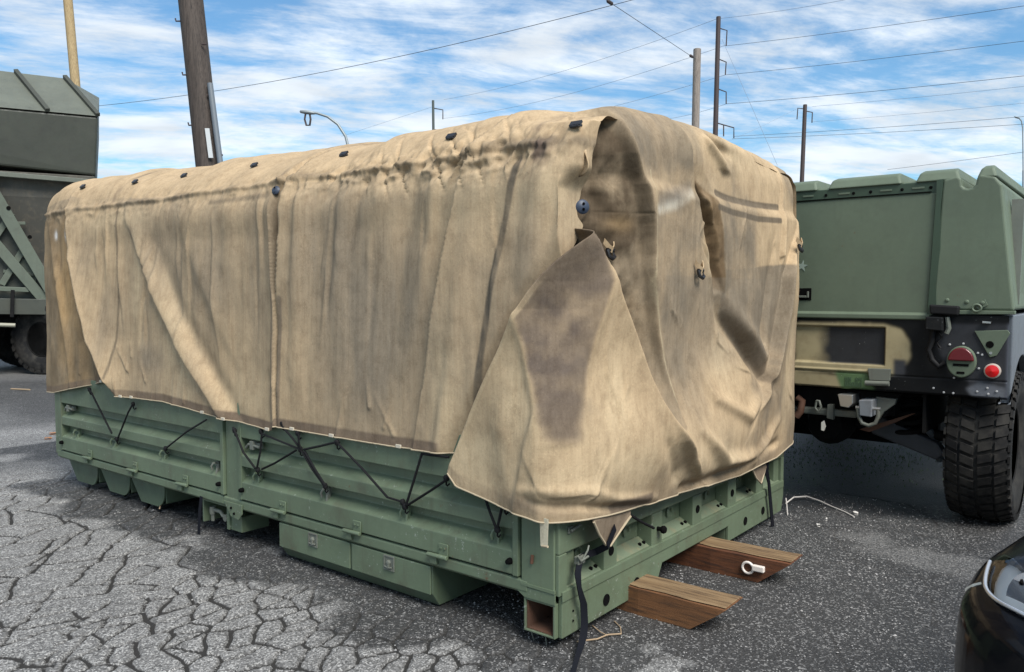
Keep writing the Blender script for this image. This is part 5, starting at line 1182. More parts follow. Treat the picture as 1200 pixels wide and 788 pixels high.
# wheels: tyre with four columns of angled lugs, rim
def wheel(cx, cy, out, R_, w, rim_r, parent, mats, lug=.014, nlug=42, rim_mat=None, name='wheel'):
    root = bpy.data.objects.new(name, None); COL.objects.link(root); root.parent = parent; root.location = (cx, cy, R_-.006); root.empty_display_size = .1
    h = w/2; Rt = R_-lug
    t = MB(); t.lathe([(rim_r, -h*.78), (rim_r+.03, -h*.92), (Rt*.80, -h*1.02), (Rt*.93, -h*.99), (Rt*.985, -h*.88), (Rt, -h*.6), (Rt*1.003, 0), (Rt, h*.6), (Rt*.985, h*.88), (Rt*.93, h*.99), (Rt*.80, h*1.02), (rim_r+.03, h*.92), (rim_r, h*.78)], (0, 0, 0), (0, 1, 0), 64)
    ty_o = t.build('tyre', mats, root, 0, 50)
    g = MB()
    cols = [(-.95, -.56, .0), (-.50, -.05, .45), (.05, .50, .95), (.56, .95, .5)]
    for k in range(nlug):
        for ci, (u0, u1, ph) in enumerate(cols):
            a0_ = 2*math.pi*(k+ph*.6)/nlug; da = 2*math.pi/nlug*.36; sk_ = (.34 if ci < 2 else -.34)*2*math.pi/nlug
            V = []
            for rr, sh_k in ((Rt-.008, 1.0), (R_, .9)):
                for uu, a_s in ((u0, -1), (u1, -1), (u1, 1), (u0, 1)):
                    uc = (u0+u1)/2; aa = a0_+a_s*da*sh_k+sk_*(uu-uc)/(u1-u0)*2*.5
                    rr2_ = rr-(.018 if abs(uu) > .9 else 0); V.append((rr2_*math.cos(aa), h*(uc+(uu-uc)*sh_k), rr2_*math.sin(aa)))
            g.add(V, [(4, 5, 6, 7), (0, 1, 5, 4), (1, 2, 6, 5), (2, 3, 7, 6), (3, 0, 4, 7)])
        # shoulder blocks wrapping on to the sidewall
        for s_ in (-1, 1):
            a0_ = 2*math.pi*(k+.25)/nlug; da = 2*math.pi/nlug*.30
            V = [(r_*math.cos(a0_+q*da), s_*y_, r_*math.sin(a0_+q*da)) for r_, y_ in ((Rt*.90, h*1.0), (R_-.018, h*.95), (R_-.02, h*1.03), (Rt*.90, h*1.05)) for q in (-1, 1)]
            g.add(V, [(0, 1, 3, 2), (2, 3, 5, 4), (4, 5, 7, 6), (0, 2, 4, 6), (1, 7, 5, 3)])
    g.build('tread_lugs', mats, ty_o)
    rm = MB(); f = out
    rm.lathe([(rim_r+.012, .80*h*f), (rim_r*.98, .84*h*f), (rim_r*.90, .70*h*f), (rim_r*.82, .30*h*f), (rim_r*.55, .22*h*f), (rim_r*.45, .42*h*f), (rim_r*.25, .48*h*f), (0, .50*h*f)], (0, 0, 0), (0, 1, 0), 32)
    rm.lathe([(rim_r+.005, -.8*h), (rim_r*.9, -.7*h), (rim_r*.8, -.2*h), (0, -.2*h)], (0, 0, 0), (0, 1, 0), 24)
    ro = rm.build('rim', rim_mat or M_under, root, 0, 40)
    nb = MB()
    for k in range(8): nb.lathe([(.014, 0), (.014, .02), (0, .022)], (rim_r*.66*math.cos(k*math.pi/4), .25*h*f, rim_r*.66*math.sin(k*math.pi/4)), (0, f, 0), 6)
    nb.build('wheel_nut', M_dsteel, ro)
    return root
for wx_ in (WX, WX+2.95):
    for s_ in (-1, 1): wheel(wx_-HX, (HC+s_*.85)-HC, s_, .425, .30, .21, hv, M_tyre)
# cab and bonnet ahead of the shell
H(MB().prism([(HX+2.0, .72), (HX+2.0, 1.70), (HX+2.05, 1.74), (HX+2.35, 1.70), (HX+2.62, 1.24), (HX+3.95, 1.12), (HX+4.02, .98), (HX+4.02, .72)], 'y', HC-.98, HC+.98), 'cab', M_hgreen, None, .02)
M_glass = Mt('dark_glass', (.01, .012, .014), .06).m
H(MB().prism([(HX+2.36, 1.66), (HX+2.60, 1.28), (HX+2.61, 1.285), (HX+2.37, 1.665)], 'y', HC-.85, HC+.85), 'windscreen', M_glass)

# ================================================================= DUMP TRUCK (far left)
dtr = R(-24.5)
torg = far(113, 440, 12.7); torg[2] = 0
dt = empty('dump_truck', 'big olive dump truck with ribbed cover and braced hull at the far left', 'truck', torg, dtr)
def tp_(px, py, yl=0.0):
    """survey: point on the truck's long vertical plane at local depth yl"""
    n_ = np.array([-math.sin(dtr), math.cos(dtr), 0]); o_ = torg+n_*yl; r_ = ray(px, py); t = ((o_-CAM)@n_)/(r_@n_); p_ = CAM+r_*t
    l_ = p_-torg; return np.array([l_[0]*math.cos(dtr)+l_[1]*math.sin(dtr), yl, p_[2]])
def extq(a, b, x):  # extend line a-b to local x
    t = (x-a[0])/(b[0]-a[0]); return a+(b-a)*t
XL = -5.2
# upper hull: dark overhanging face, sloping ribbed cover
e1, e2 = tp_(0, 127), tp_(115, 137.5); f1, f2 = tp_(0, 194, .12), tp_(112, 206, .12); c1, c2 = tp_(0, 83, .95), tp_(76, 92, .95)
E1, F1, C1 = extq(e1, e2, XL), extq(f1, f2, XL), extq(c1, c2, XL-.5)
E2, F2, C2 = e2, f2, c2
bk = np.array((0, 2.4, 0))
hull = MB(); V = [E1, E2, F2, F1, E1+bk, E2+bk, F2+bk*.9, F1+bk*.9]
hull.add(V, [(0, 1, 2, 3), (4, 7, 6, 5), (0, 4, 5, 1), (1, 5, 6, 2), (2, 6, 7, 3), (3, 7, 4, 0)])
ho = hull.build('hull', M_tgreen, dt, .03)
th_ = np.array((0, .0, -.03)); dy = np.array((0, 1.2, 0))
cv = MB(); V = [E1+(0, -.02, .012), E2+(.0, -.02, .012), C2, C1, C1+dy, C2+dy+(.5, 0, 0), E1+bk, E2+bk]
cv.add(V, [(0, 1, 2, 3), (3, 2, 5, 4), (4, 5, 7, 6), (1, 7, 5, 2), (0, 3, 4, 6), (0, 6, 7, 1)])
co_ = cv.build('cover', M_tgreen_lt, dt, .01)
def along(a, b, t): return a+(b-a)*t
for k in range(9):
    t = 1-k*.128
    if t < .0: break
    a_ = along(E1, E2, t)+np.array((0, -.03, .03)); b_ = along(C1, C2, t)+np.array((0, -.02, .025))
    u = (b_-a_)/np.linalg.norm(b_-a_); w_ = np.array((1, 0, 0)); w_ = w_-u*(w_@u); w_ /= np.linalg.norm(w_); n_ = np.cross(u, w_)
    MB().obox((a_+b_)/2, u*np.linalg.norm(b_-a_)/2, w_*.032, n_*.03).build('cover_rib', M_tgreen, co_, .006)
# ledge below the upper hull, lower hull going back, hopper
l1, l2 = tp_(0, 204, -.05), tp_(84, 211, -.05); L1 = extq(l1, l2, XL); L2 = extq(l1, l2, .12)
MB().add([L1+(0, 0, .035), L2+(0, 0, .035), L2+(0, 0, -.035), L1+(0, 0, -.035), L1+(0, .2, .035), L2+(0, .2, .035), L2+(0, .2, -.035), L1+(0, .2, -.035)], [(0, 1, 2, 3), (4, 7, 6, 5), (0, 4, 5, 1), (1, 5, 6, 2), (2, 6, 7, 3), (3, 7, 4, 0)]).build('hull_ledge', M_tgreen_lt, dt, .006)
MB().prism([(.12, 3.12), (.15, 2.75), (.5, 1.75), (.6, .85), (2.2, .85), (2.3, 3.12)], 'x', XL, .05).build('lower_hull', M_tdirt, dt, .01)
MB().add([(.02, .05, 3.12), (.35, .05, 2.82), (.35, 2.2, 2.82), (.02, 2.2, 3.12), (.02, .05, 2.75), (.02, 2.2, 2.75)], [(0, 1, 2, 3), (0, 4, 1), (3, 2, 5), (1, 4, 5, 2), (0, 3, 5, 4)]).build('rear_spout', M_tgreen, dt)
# braced frame in front of the lower hull
def beam(a, b, w, d, name, mat=M_tlattice, par=None):
    a, b = np.array(a, float), np.array(b, float); u = b-a; l_ = np.linalg.norm(u); u /= l_; y_ = np.array((0, 1., 0)); n_ = np.cross(u, y_); n_ /= np.linalg.norm(n_)
    return MB().obox((a+b)/2, u*l_/2, n_*w/2, y_*d/2).build(name, mat, par or dt, .006)
b1 = beam(tp_(-30, 187, .05), tp_(62, 345, .05), .17, .05, 'diagonal_brace'); b2 = beam(tp_(-60, 222, .1), tp_(52, 352, .1), .15, .05, 'diagonal_brace')
beam(tp_(2, 334, .16), tp_(33, 283, .16), .09, .05, 'strut'); beam(tp_(-20, 300, .16), tp_(14, 250, .16), .09, .05, 'strut'); beam(tp_(-60, 336, .12), tp_(34, 340, .12), .07, .05, 'rail'); beam(tp_(-80, 358, .1), tp_(60, 360, .1), .24, .1, 'chassis_rail', M_tgreen)
bh = MB()
for px, py in ((10, 244), (35, 278)): bh.lathe([(.03, 0), (.03, .006), (0, .006)], tp_(px, py, .02), (0, -1, 0), 12)
bh.build('brace_hole', M_hole, b1)
gp = [tp_(px, py, .2) for px, py in ((18, 300), (30, 305), (44, 322), (40, 338), (16, 318))]
MB().prism([(p_[0], p_[2]) for p_ in gp], 'y', .2, .25).build('gusset', M_tlattice, dt)
beam(tp_(14, 372, .0), tp_(15, 340, .0), .05, .05, 'bracket', M_under)
gq = [tp_(px, py, .24) for px, py in ((-40, 190), (2, 246), (50, 338), (56, 358), (-40, 358))]
MB().prism([(p_[0], p_[2]) for p_ in gq], 'y', .24, .30).build('side_plate', M_tgreen, dt)
for q_ in ((8, 262, 30, 262), (4, 318, 40, 322)): beam(tp_(q_[0], q_[1], .2), tp_(q_[2], q_[3], .2), .05, .06, 'stiffener', M_tlattice)
bk_ = MB().box((-5.2, .5, .75), (.4, 2.0, 1.1)).build('chassis', M_under, dt)
MB().tube([tp_(-60, 379, -.35), tp_(18, 381.5, -.35)], .03, 10).build('tow_bar', Mt('pale_bar', (.27, .26, .2), .5).m, dt, 0, 40)
M_bigtyre = tyre_mat()
for xw, yw in ((-.64, .30), (-1.90, .30), (-1.10, 2.1), (-2.42, 2.1), (-4.7, .30), (-4.7, 2.1)):
    w_ = wheel(xw, yw, -1 if yw < 1 else 1, .555, .42, .27, dt, M_bigtyre, .03, 26, M_under); w_.rotation_euler = (0, 0, R(-40) if yw < 1 and xw > -2 else R(-20))

# ================================================================= BLACK CAR (bottom right)
M_car = Mt('black_car_paint', (.004, .0043, .0055), .14, 0, .14); M_car.b.inputs['Coat Weight'].default_value = .0; M_car.b.inputs['Coat Roughness'].default_value = .04
M_car.col(M_car.mixc(M_car.mr(M_car.noise(30, 6, .7), .52, .75, 0, .35), (.004, .0043, .006), (.012, .0115, .011))); M_car = M_car.m
car = empty('parked_car', 'black car with a glassy headlamp at the bottom right, nose towards the bed', 'car', (-.821, -1.90, 0), R(-28))
# body loft: stations along the car (x from the nose), each a half section (y from the middle, z)
def stat(hw, z0, zb, zs, zh, crown):
    return [(0, z0), (hw*.86, z0), (hw*.965, z0+.06), (hw, zb), (hw*.985, zs-.05), (hw*.94, zs), (hw*.86, zs+(zh-zs)*.55), (hw*.6, zh), (0, zh+crown)]
STN = [(.0, .50, .24, .42, .56, .58, .02), (.02, .62, .21, .42, .575, .60, .02), (.06, .735, .20, .42, .595, .625, .025), (.13, .82, .19, .43, .62, .66, .03), (.24, .865, .19, .44, .655, .70, .035), (.42, .888, .19, .46, .69, .735, .04), (.8, .90, .18, .5, .74, .785, .045), (1.25, .90, .18, .5, .78, .83, .05), (1.35, .9, .18, .52, .80, .86, .05), (2.0, .9, .18, .55, .84, 1.36, .04), (2.4, .9, .18, .55, .85, 1.42, .03), (3.2, .9, .18, .55, .86, 1.38, .03), (3.8, .89, .18, .55, .86, 1.0, .03), (4.3, .86, .22, .55, .82, .95, .02), (4.45, .75, .28, .55, .78, .86, .02)]
sx = np.array([s_[0] for s_ in STN]); sv = np.array([stat(*s_[1:]) for s_ in STN])
xn = np.unique(np.concatenate([np.linspace(0, .5, 40), np.linspace(.5, 4.45, 60)])); kn = np.arange(9); kf = np.linspace(0, 8, 65)
body = np.zeros((len(xn), len(kf), 3))
for c in (0, 1):
    tmp = np.stack([np.interp(xn, sx, sv[:, k, c]) for k in range(9)], 1)
    for _ in range(3): tmp[1:-1] = .25*tmp[:-2]+.5*tmp[1:-1]+.25*tmp[2:]
    row = np.stack([np.interp(kf, kn, tmp[i]) for i in range(len(xn))])
    for _ in range(4): row[:, 1:-1] = .25*row[:, :-2]+.5*row[:, 1:-1]+.25*row[:, 2:]
    body[..., c+1] = row
body[..., 0] = xn[:, None]+.10*((body[..., 1]/.9)**4)*np.exp(-xn[:, None]/.5)+.05*np.clip((.30-body[..., 2])/.12, 0, 1)*np.exp(-xn[:, None]/.2)
q = body.copy(); q[..., 1] *= -1; grid_mesh('body', q, M_car, car, smooth=50)
cap = [tuple(p_) for p_ in body[0]]+[(p_[0], -p_[1], p_[2]) for p_ in body[0][::-1][1:-1]]
MB().add([(p_[0]-.001, p_[1], p_[2]) for p_ in cap], [tuple(range(len(cap)))]).build('bumper', M_car, car)
# headlamp set into the corner: glass, reflector bowl, bright trim
M_lens = Mt('headlamp_glass', (.8, .82, .8), .03); _t = M_lens.n('ShaderNodeBsdfTransparent'); _g = M_lens.n('ShaderNodeBsdfGlossy'); _g.inputs['Roughness'].default_value = .04; _f = M_lens.n('ShaderNodeFresnel'); _f.inputs[0].default_value = 1.5; _x = M_lens.n('ShaderNodeMixShader')
M_lens.l(_f.outputs[0], _x.inputs[0]); M_lens.l(_t.outputs[0], _x.inputs[1]); M_lens.l(_g.outputs[0], _x.inputs[2]); M_lens.l(_x.outputs[0], M_lens.t.nodes['Material Output'].inputs[0]); M_lens = M_lens.m
M_chrome = Mt('chrome', (.62, .63, .65), .22, .8).m; M_bowl = Mt('lamp_bowl', (.82, .83, .78), .4, .1).m
def surf(fx, fk):
    i = np.interp(fx, xn, np.arange(len(xn))); j = np.interp(fk, kf, np.arange(len(kf)))
    i0, j0 = int(min(i, len(xn)-2)), int(min(j, len(kf)-2)); a_, b_ = i-i0, j-j0
    return body[i0, j0]*(1-a_)*(1-b_)+body[i0+1, j0]*a_*(1-b_)+body[i0, j0+1]*(1-a_)*b_+body[i0+1, j0+1]*a_*b_
def project(Pw):
    v = Pw-CAM; z = v@FWD; return 600+FPX*(v@RGT)/z, 394+FPX*(v@DWN)/z
corg = np.array(car.location)
xf = np.concatenate([np.linspace(0, .75, 300), np.linspace(.78, 4.45, 60)]); kf2 = np.linspace(0, 8, 400)
fine = np.array([[surf(x_, k_) for k_ in kf2] for x_ in xf])
fn = np.cross(np.gradient(fine, axis=1), np.gradient(fine, axis=0)); fn /= np.linalg.norm(fn, axis=-1, keepdims=True)+1e-9
fn *= np.sign((fn*(fine-np.array((1.5, 0, .4)))).sum(-1, keepdims=True))
cz_, sz_ = math.cos(R(-28)), math.sin(R(-28)); wfine = np.stack([fine[..., 0]*cz_-fine[..., 1]*sz_, fine[..., 0]*sz_+fine[..., 1]*cz_, fine[..., 2]], -1)+corg
pu, pv = project(wfine.reshape(-1, 3)); pu, pv = pu.reshape(fine.shape[:2]), pv.reshape(fine.shape[:2])
lampoly = [(1157, 689), (1160, 672), (1167, 657), (1177, 651), (1186, 655), (1200, 668), (1225, 690), (1232, 738), (1210, 728), (1185, 716), (1166, 704)]
pdep = np.linalg.norm(wfine-CAM, axis=-1); ins = poly_in(pu, pv, lampoly)&((wfine-CAM)*(fn@np.array([[cz_, sz_, 0], [-sz_, cz_, 0], [0, 0, 1]]))).sum(-1).__lt__(0)
ins &= (np.arange(len(xf)) < 300)[:, None]
kp = ins[:-1, :-1] & ins[1:, 1:] & ins[1:, :-1] & ins[:-1, 1:]; kq = ins[:-1, :-1] | ins[1:, 1:] | ins[1:, :-1] | ins[:-1, 1:]
grid_mesh('body', fine[::-1], M_car, car, keep=~kp[::-1], smooth=50)
if kp.sum() > 20:
    hd = bpy.data.objects.new('headlamp', None); COL.objects.link(hd); hd.parent = car; hd.empty_display_size = .1
    bl = fine-fn*(.022*np.clip(sst(0, 1, np.ones(fine.shape[:2])), 0, 1))[..., None]
    bw = grid_mesh('lamp_bowl', bl, M_bowl, hd, keep=kq, smooth=60)
    ln_ = grid_mesh('lens', (fine+fn*.002)[::-1], M_lens, hd, keep=kq[::-1], smooth=180)
    def on_body(px, py):
        q = (pu-px)**2+(pv-py)**2+pdep*40; return fine.reshape(-1, 3)[int(np.argmin(q))]+fn.reshape(-1, 3)[int(np.argmin(q))]*.009
    lp = [on_body(*p_) for p_ in ((1161, 668), (1157, 680), (1157, 690), (1161, 699), (1168, 706), (1177, 712), (1187, 717), (1200, 723.5), (1212, 729), (1225, 735))]
    pxs_ = [(1163, 662), (1160, 670), (1157.5, 680), (1157, 690), (1161, 698.5), (1168, 705.5), (1177, 712), (1187, 717), (1200, 723.5), (1212, 729), (1225, 735)]
    den = [tuple(np.array(pxs_[i])*(1-t)+np.array(pxs_[i+1])*t) for i in range(len(pxs_)-1) for t in np.linspace(0, 1, 6, endpoint=False)]
    lp = [on_body(*p_) for p_ in den]
    for _ in range(14): lp = [lp[0]]+[(lp[i-1]+2*lp[i]+lp[i+1])/4 for i in range(1, len(lp)-1)]+[lp[-1]]
    MB().tube(lp, .0042, 8).build('chrome_trim', M_chrome, hd, 0, 60)
    for (px, py, r_) in ((1186, 692, .045), (1214, 704, .05)):
        c_ = on_body(px, py)-np.array((-.5, .5, .3))*.035; n_ = np.array((-.8, .25, .4)); n_ /= np.linalg.norm(n_)
        MB().lathe([(r_, .004), (r_*.8, -.006), (r_*.4, -.012), (0, -.008)], c_-n_*.004, n_, 20).build('projector', M_chrome, hd, 0, 60)
    tl = [on_body(*p_) for p_ in ((1181, 655), (1190, 648), (1200, 640))]
# bonnet shut line, lower lip, scratch, wheels, glass
gp = []
for x_ in np.linspace(.16, 1.2, 20):
    p_ = surf(x_, 6.2)+np.array((0, 0, .0035)); gp.append(p_)
MB().tube(gp, .004, 5).build('bonnet_gap', M_hole, car, 0, 60)
lip_ = [surf(.01, k_)*1 for k_ in (1.5, 1.8, 2.0)]
pr_ = [np.array((xo, y_, .215)) for xo, y_ in ((-.01, 0), (.0, .3), (.03, .55), (.10, .78), (.25, .89), (.42, .895))]
MB().tube(pr_, .028, 8).build('bumper_lip', M_rubber, car, 0, 60); MB().tube([p_*np.array((1, -1, 1)) for p_ in pr_], .028, 8).build('bumper_lip', M_rubber, car, 0, 60)
MB().box((-.012, -.45, .30), (.02, .45, .40)).build('grille', M_hole, car, .01)
q0, q1, q2 = [fine.reshape(-1, 3)[int(np.argmin((pu-a)**2+(pv-b)**2))]+fn.reshape(-1, 3)[int(np.argmin((pu-a)**2+(pv-b)**2))]*.0015 for a, b in ((1132, 692), (1141, 687), (1150, 685))]
MB().ribbon([q0, q1, q2], .006, (0, .2, 1), .002).build('paint_scratch', M_white, car)
for xw in (.88, 3.55):
    for s_ in (-1, 1):
        w_ = wheel(xw, s_*.80, s_, .31, .2, .2, car, M_tyre, .008, 30, M_dsteel)
MB().prism([(1.42, .90), (2.02, 1.33), (3.2, 1.33), (3.85, .95)], 'y', -.80, .80).build('side_glass', M_glass, car, .02)

# ================================================================= POLES
def pole(base_pt, top_pt, r0, r1, mat, name, label, group=None, n=14, parts=None):
    base_pt = np.array(base_pt); root = empty(name, label, 'utility pole' if 'pole' in name else 'street light', base_pt, 0, group)
    v = np.array(top_pt)-base_pt; pts = [v*t for t in np.linspace(0, 1, 9)]
    MB().tube(pts, list(np.linspace(r0, r1, 9)), n).build('post', mat, root, 0, 50)
    return root, v
W_dark = wood_mat('dark_pole_wood', (.042, .031, .025), (.085, .066, .054), (.012, .009, .007), 1, 'z'); W_yel = wood_mat('yellow_pole_wood', (.33, .24, .12), (.42, .32, .17), (.16, .10, .05), 1, 'z')
W_grey = wood_mat('grey_pole_wood', (.20, .165, .14), (.3, .26, .22), (.10, .08, .07), 1, 'z'); M_pdk = Mt('weathered_steel_pole', (.045, .03, .028), .7).m
M_galv = Mt('galvanised_steel', (.24, .27, .28), .5, .4).m
def line_pt(p, q, py): return (p[0]+(q[0]-p[0])*(py-p[1])/(q[1]-p[1]), py)
def base_top(p, q, dist, top_y, hz=343):
    bx_, by_ = line_pt(p, q, hz+1.25*FPX/dist); b = far(bx_, by_, dist); t = far(*line_pt(p, q, top_y), dist); b[2] = 0; return b, t
b, t = base_top((223.5, 0), (245, 197), 12, -170)
r_, v = pole(b, t, .195, .175, W_dark, 'utility_pole', 'thick dark leaning wooden utility pole with a grey conduit behind the canvas')
def onpole(py, off, dn=-.19): return far(*line_pt((223.5, 0), (245, 197), py), 12)-b+RGT*off+FWD*dn
cdt = [far(px, py, 11.85)-b for px, py in ((246, 98), (258, 190), (275, 330))]
MB().tube(cdt, .042, 10).build('conduit', Mt('grey_conduit', (.13, .15, .17), .5).m, r_, 0, 50)
MB().obox(far(245, 168, 11.8)-b, RGT*.032, FWD*.008, (cdt[1]-cdt[0])/np.linalg.norm(cdt[1]-cdt[0])*.22).build('pole_marker', Mt('white_marker', (.5, .52, .52), .6).m, r_)
pg = MB()
for (px, py) in ((211, 25), (219, 88), (226, 147)): p_ = far(px, py, 11.9)-b; pg.tube([p_, p_-RGT*.06, p_-RGT*.07+np.array((0, 0, .04))], .012, 6)
for (px, py) in ((238, 52), (244, 112), (246, 105), (257, 182)): p_ = far(px, py, 11.85)-b; pg.tube([p_-RGT*.02, p_+RGT*.05], .014, 6)
pg.build('climbing_peg', M_pdk, r_, 0, 40)
b, t = base_top((79.5, 0), (89, 105), 27, -120); pole(b, t, .15, .145, W_yel, 'utility_pole', 'pale yellow wooden pole standing behind the dump truck')
b, t = base_top((817, 58), (815, 150), 21, 58); r_, v = pole(b, t, .10, .10, W_grey, 'utility_pole', 'short grey square topped wooden pole left of the tall dark pole', None, 10); p817 = t
def bracket(root, b, dist, pts, r=.03): MB().tube([far(px, py, dist)-b for px, py in pts], r, 6).build('insulator_arm', M_pdk, root, 0, 40)
b, t = base_top((842, 20), (838.5, 150), 46, 20); r_, v = pole(b, t, .17, .13, M_pdk, 'utility_pole', 'tall dark pole with four insulator arms on its right side', None, 10)
for pts in (((842, 33), (852, 36), (851, 54)), ((841, 69), (851, 73), (850, 88)), ((840, 104), (851, 108), (851, 122)), ((839, 144), (860, 150), (860, 162)), ((848, 147), (848, 160))): bracket(r_, b, 46, pts, .035)
b, t = base_top((943.5, 123), (940, 205), 62, 123); r_, v = pole(b, t, .19, .15, M_pdk, 'utility_pole', 'dark pole with an arm on both sides above the military truck roof', None, 10)
for pts in (((943, 128), (935, 127), (934, 140)), ((943, 130), (952, 132), (951.5, 144))): bracket(r_, b, 62, pts, .045)
b, t = base_top((507.5, 118), (508, 163), 75, 118); r_, v = pole(b, t, .15, .12, Mt('far_pole', (.06, .075, .07), .7).m, 'utility_pole', 'small distant pole with two right hand arms above the canvas ridge', None, 10)
for pts in (((508, 127), (519, 129), (519, 140)), ((508, 152), (519, 153), (520, 163))): bracket(r_, b, 75, pts, .05)
# street lights
def street_light(dist, base_px, top_px, arm, head, label):
    bx_, by_ = base_px; b = far(bx_, 343+1.25*FPX/dist, dist); b[2] = 0; root = empty('street_light', label, 'street light', b)
    A_ = [far(px, py, dist)-b for px, py in arm]
    MB().tube([np.zeros(3), A_[0]], [.09, .06], 10).build('post', M_galv, root, 0, 50); MB().tube(A_, .04, 8).build('arm', M_galv, root, 0, 60)
    h0, h1 = [far(px, py, dist)-b for px, py in head]; m_ = (h0+h1)/2; ax = (h1-h0)/2
    hb_ = MB(); hb_.lathe([(0, -1), (.05, -.9), (.075, -.3), (.07, .4), (.045, .9), (0, 1)], (0, 0, 0), (1, 0, 0), 12)
    hb_.v = [tuple(m_+ax*x_+np.array((0, 0, .8*z_))+FWD*y_) for x_, y_, z_ in hb_.v]; hb_.build('lamp_head', M_galv, root, 0, 60)
    return root, b
sl1, b = street_light(24, (412, 0), None, ((408, 172), (405, 160), (396, 146), (384, 137), (372, 133), (364, 132)), ((351, 131), (370, 133)), 'curved arm street light behind the left part of the canvas')
MB().tube([far(px, py, 24)-b for px, py in ((358, 134), (357, 140), (359, 147), (363, 147), (364, 140), (363, 134))], .03, 6).build('cable_loop', M_pdk, sl1, 0, 60)
street_light(58, (1199, 0), None, ((1199, 200), (1198.5, 150), (1197, 142), (1194, 138.5)), ((1188.5, 137), (1195, 139)), 'small distant street light at the right edge above the truck')

# ================================================================= WIRES
M_wire = Mt('wire', (.05, .055, .065), .6).m; M_wire2 = Mt('far_wire', (.22, .27, .34), .6).m
def wire(p, q, d0, d1, r, label, mat=None, sag=.0, group='overhead wires'):
    a_, b_ = far(*p, d0), far(*q, d1)
    if q[0] > 1100: b_ = a_+(b_-a_)*2.6; sag = sag*1.1
    pts = [a_+(b_-a_)*t-np.array((0, 0, sag*4*t*(1-t))) for t in np.linspace(0, 1, 24)]
    o_ = MB().tube(pts, r*.5, 5).build('overhead_wire', mat or M_wire, None, 0, 60); re_base(o_, a_); return tag(o_, label, 'wire', group)
wire((108, 125), (790, -13), 20, 13, .011, 'dark cable crossing the sky from the dump truck past the thick pole', None, .25)
w_ = wire((704, -4), (816, 70), 15, 21, .013, 'thick dark cable running down to the short grey pole')
for i_, t_ in enumerate((.07, .93)):
    a_, b_ = far(704, -4, 15), far(816, 70, 21); c_ = a_+(b_-a_)*t_-np.array(w_.location); u_ = (b_-a_)/np.linalg.norm(b_-a_)
    MB().lathe([(.012, -.12), (.035, -.1), (.035, .1), (.012, .12)], c_, u_, 8).build('insulator', M_pdk, w_, 0, 40)
wire((520, 117), (841, 22), 75, 46, .022, 'thin wire from the distant pole to the top of the tall dark pole', M_wire2, .5)
wire((520, 139), (851, 53), 75, 46, .022, 'thin wire from the distant pole to the top arm of the tall pole', M_wire2, .6)
wire((520, 163), (850, 88), 75, 46, .020, 'thin wire from the distant pole to the second arm of the tall pole', M_wire2, .5)
wire((400, 160), (508, 125), 95, 75, .022, 'faint wire descending left from the distant pole', M_wire2)
wire((842, 22), (1010, -4), 46, 40, .020, 'wire running right from the very top of the tall pole', M_wire2, .1)
wire((851, 54), (1230, -12), 46, 34, .021, 'wire running right from the top arm of the tall pole', M_wire, .5)
wire((850, 88), (1260, 26), 46, 34, .021, 'wire running right from the second arm of the tall pole', M_wire, .5)
wire((851, 122), (1260, 68), 46, 34, .022, 'wire running right from the third arm of the tall pole', M_wire, .5)
wire((780, 140), (851, 122), 60, 46, .022, 'wire running left from the third arm of the tall pole', M_wire2, .1)
wire((952, 125), (1260, 84), 62, 46, .022, 'wire running right from the top of the two-armed pole', M_wire2, .5)
wire((951, 143), (1260, 104), 62, 46, .018, 'wire running right from the right arm of the two-armed pole', M_wire2, .5)
wire((860, 160), (1260, 118), 46, 36, .019, 'upper wire of the close pair below the tall pole arms', M_wire, .5)
wire((858, 163), (1260, 128), 46, 36, .019, 'lower wire of the close pair below the tall pole arms', M_wire, .5)
wire((935, 127), (700, 220), 62, 50, .018, 'faint wire running left behind the canvas from the two-armed pole', M_wire2, .4)
wire((1040, 199), (1260, 165), 70, 60, .03, 'low wire just above the military truck roof', M_wire, .3)
wire((846, 46), (911, 194), 46, 44, .022, 'guy wire slanting down from the tall pole to the canvas edge', M_wire2)

# ================================================================= SMALL THINGS ON THE GROUND
def litter(name, pts, r, mat, label, cat, n=5):
    pts = [onZ(px, py, z_) for px, py, z_ in pts]; o_ = MB().tube(pts, r, n).build(name, mat, None, 0, 60); re_base(o_, pts[0]); return tag(o_, label, cat)
M_str = Mt('pale_string', (.5, .47, .44), .9).m; M_twig = Mt('dry_twig', (.33, .24, .15), .9).m
litter('string', [(921, 590, .03), (930, 583, .03), (945, 582, .022), (960, 587, .012), (975, 594, .006), (990, 600, .005), (1001, 606, .006)], .0045, M_str, 'pale frayed string trailing from the bed corner over the asphalt', 'string')
litter('string', [(921, 584, .06), (922, 592, .03), (923, 604, .004)], .003, M_str, 'short pale string end hanging at the far bed corner', 'string')
litter('twig', [(676, 752, .004), (700, 749, .008), (712, 744, .008), (728, 743, .006)], .0028, M_twig, 'thin dry twig lying in front of the end frame', 'twig')
litter('twig', [(694, 733, .004), (704, 741, .007), (712, 745, .006)], .0022, M_twig, 'tiny side twig crossing behind the longer twig', 'twig')
litter('twig', [(720, 728, .004), (727, 735, .006), (728, 743, .005)], .002, M_twig, 'short bent twig nearest the pale timber skid', 'twig')
litter('stalk', [(192, 578, .0), (189, 590, .02), (187, 596, .05)], .004, M_twig, 'dry stalk leaning under the far bay of the bed', 'stalk')
litter('stalk', [(13, 456, .01), (35, 457, .02)], .010, M_twig, 'pale stick on the asphalt near the dump truck wheel', 'stick')
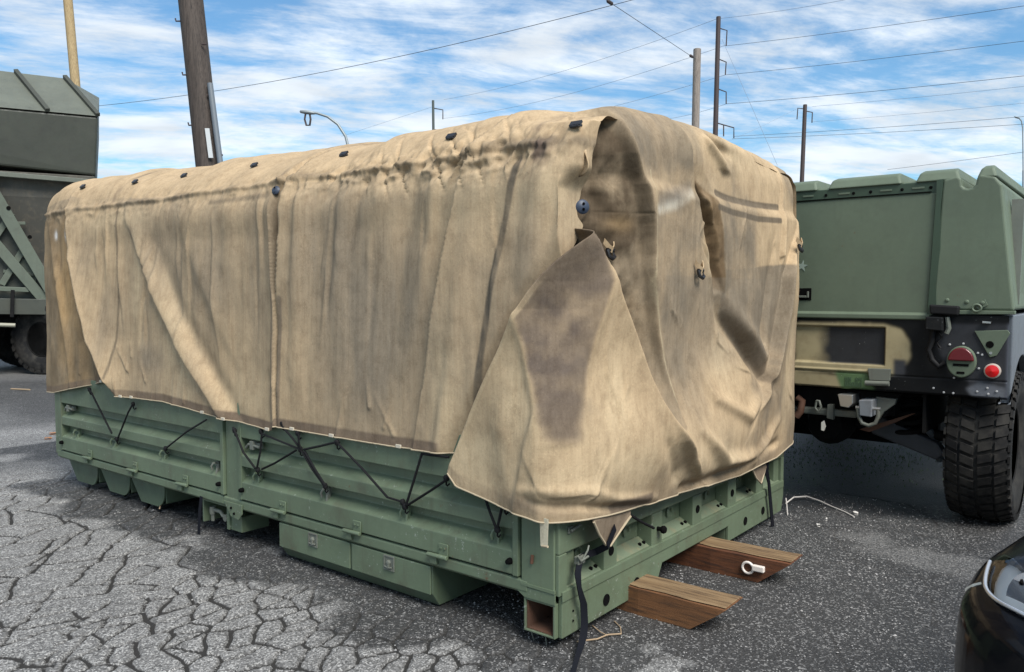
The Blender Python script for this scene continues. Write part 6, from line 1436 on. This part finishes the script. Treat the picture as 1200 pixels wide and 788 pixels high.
def paper(px, py, s_, label, mat, cat='litter', name='paper_scrap'):
    c_ = onZ(px, py, .006); mb = MB(); rg_ = random.Random(int(px)); n = 9; V = [(c_[0]+s_*(.6+.5*rg_.random())*math.cos(2*math.pi*k/n), c_[1]+s_*(.5+.5*rg_.random())*math.sin(2*math.pi*k/n), .004+.012*rg_.random()) for k in range(n)]
    V.append((c_[0], c_[1], .016)); mb.add(V, [(k, (k+1) % n, n) for k in range(n)]); mb.add([(x_, y_, .001) for x_, y_, z_ in V[:n]], [tuple(range(n))]); o_ = mb.build(name, mat); re_base(o_, (c_[0], c_[1], 0)); return tag(o_, label, cat)
M_pap = Mt('white_paper', (.55, .53, .5), .8).m; M_leaf = Mt('dead_leaf', (.34, .15, .06), .8).m
paper(1002, 601, .02, 'white crumpled scrap at the end of the pale string', M_pap); paper(959, 616, .013, 'small white scrap left of the string on dark asphalt', M_pap); paper(968, 609, .008, 'tiny white speck beside the small white scrap', M_pap)
paper(63, 508, .05, 'brown dead leaf on the asphalt left of the bed', M_leaf, 'leaf', 'dead_leaf'); paper(56, 514, .035, 'second brown leaf lying nearer us left of the bed', M_leaf, 'leaf', 'dead_leaf')
paper(1188, 580, .03, 'pale scrap on the mossy ground beside the truck wheel', M_pap); paper(1081, 493, .12, 'pale piece standing for bright ground seen under the truck', M_pap)  # last piece is added in place of the bright ground beyond
# grass tufts by the truck's wheel
M_grass = Mt('short_grass', (.055, .10, .022), .8).m; gr = MB(); rg_ = random.Random(3)
for k in range(2600):
    if k % 3: x_, y_ = rg_.gauss(4.2, .5), rg_.gauss(.3, .42)
    else: x_, y_ = rg_.gauss(4.1, .35), rg_.gauss(-1.12, .12)
    h_ = rg_.uniform(.006, .02); a_ = rg_.uniform(0, 6.28); w_ = .003
    gr.add([(x_-w_*math.cos(a_), y_-w_*math.sin(a_), 0), (x_+w_*math.cos(a_), y_+w_*math.sin(a_), 0), (x_+.01*math.sin(a_), y_-.01*math.cos(a_), h_)], [(0, 1, 2)])
go = gr.build('grass', M_grass); go['kind'] = 'stuff'; go['label'] = 'sparse short grass under and beside the military truck'
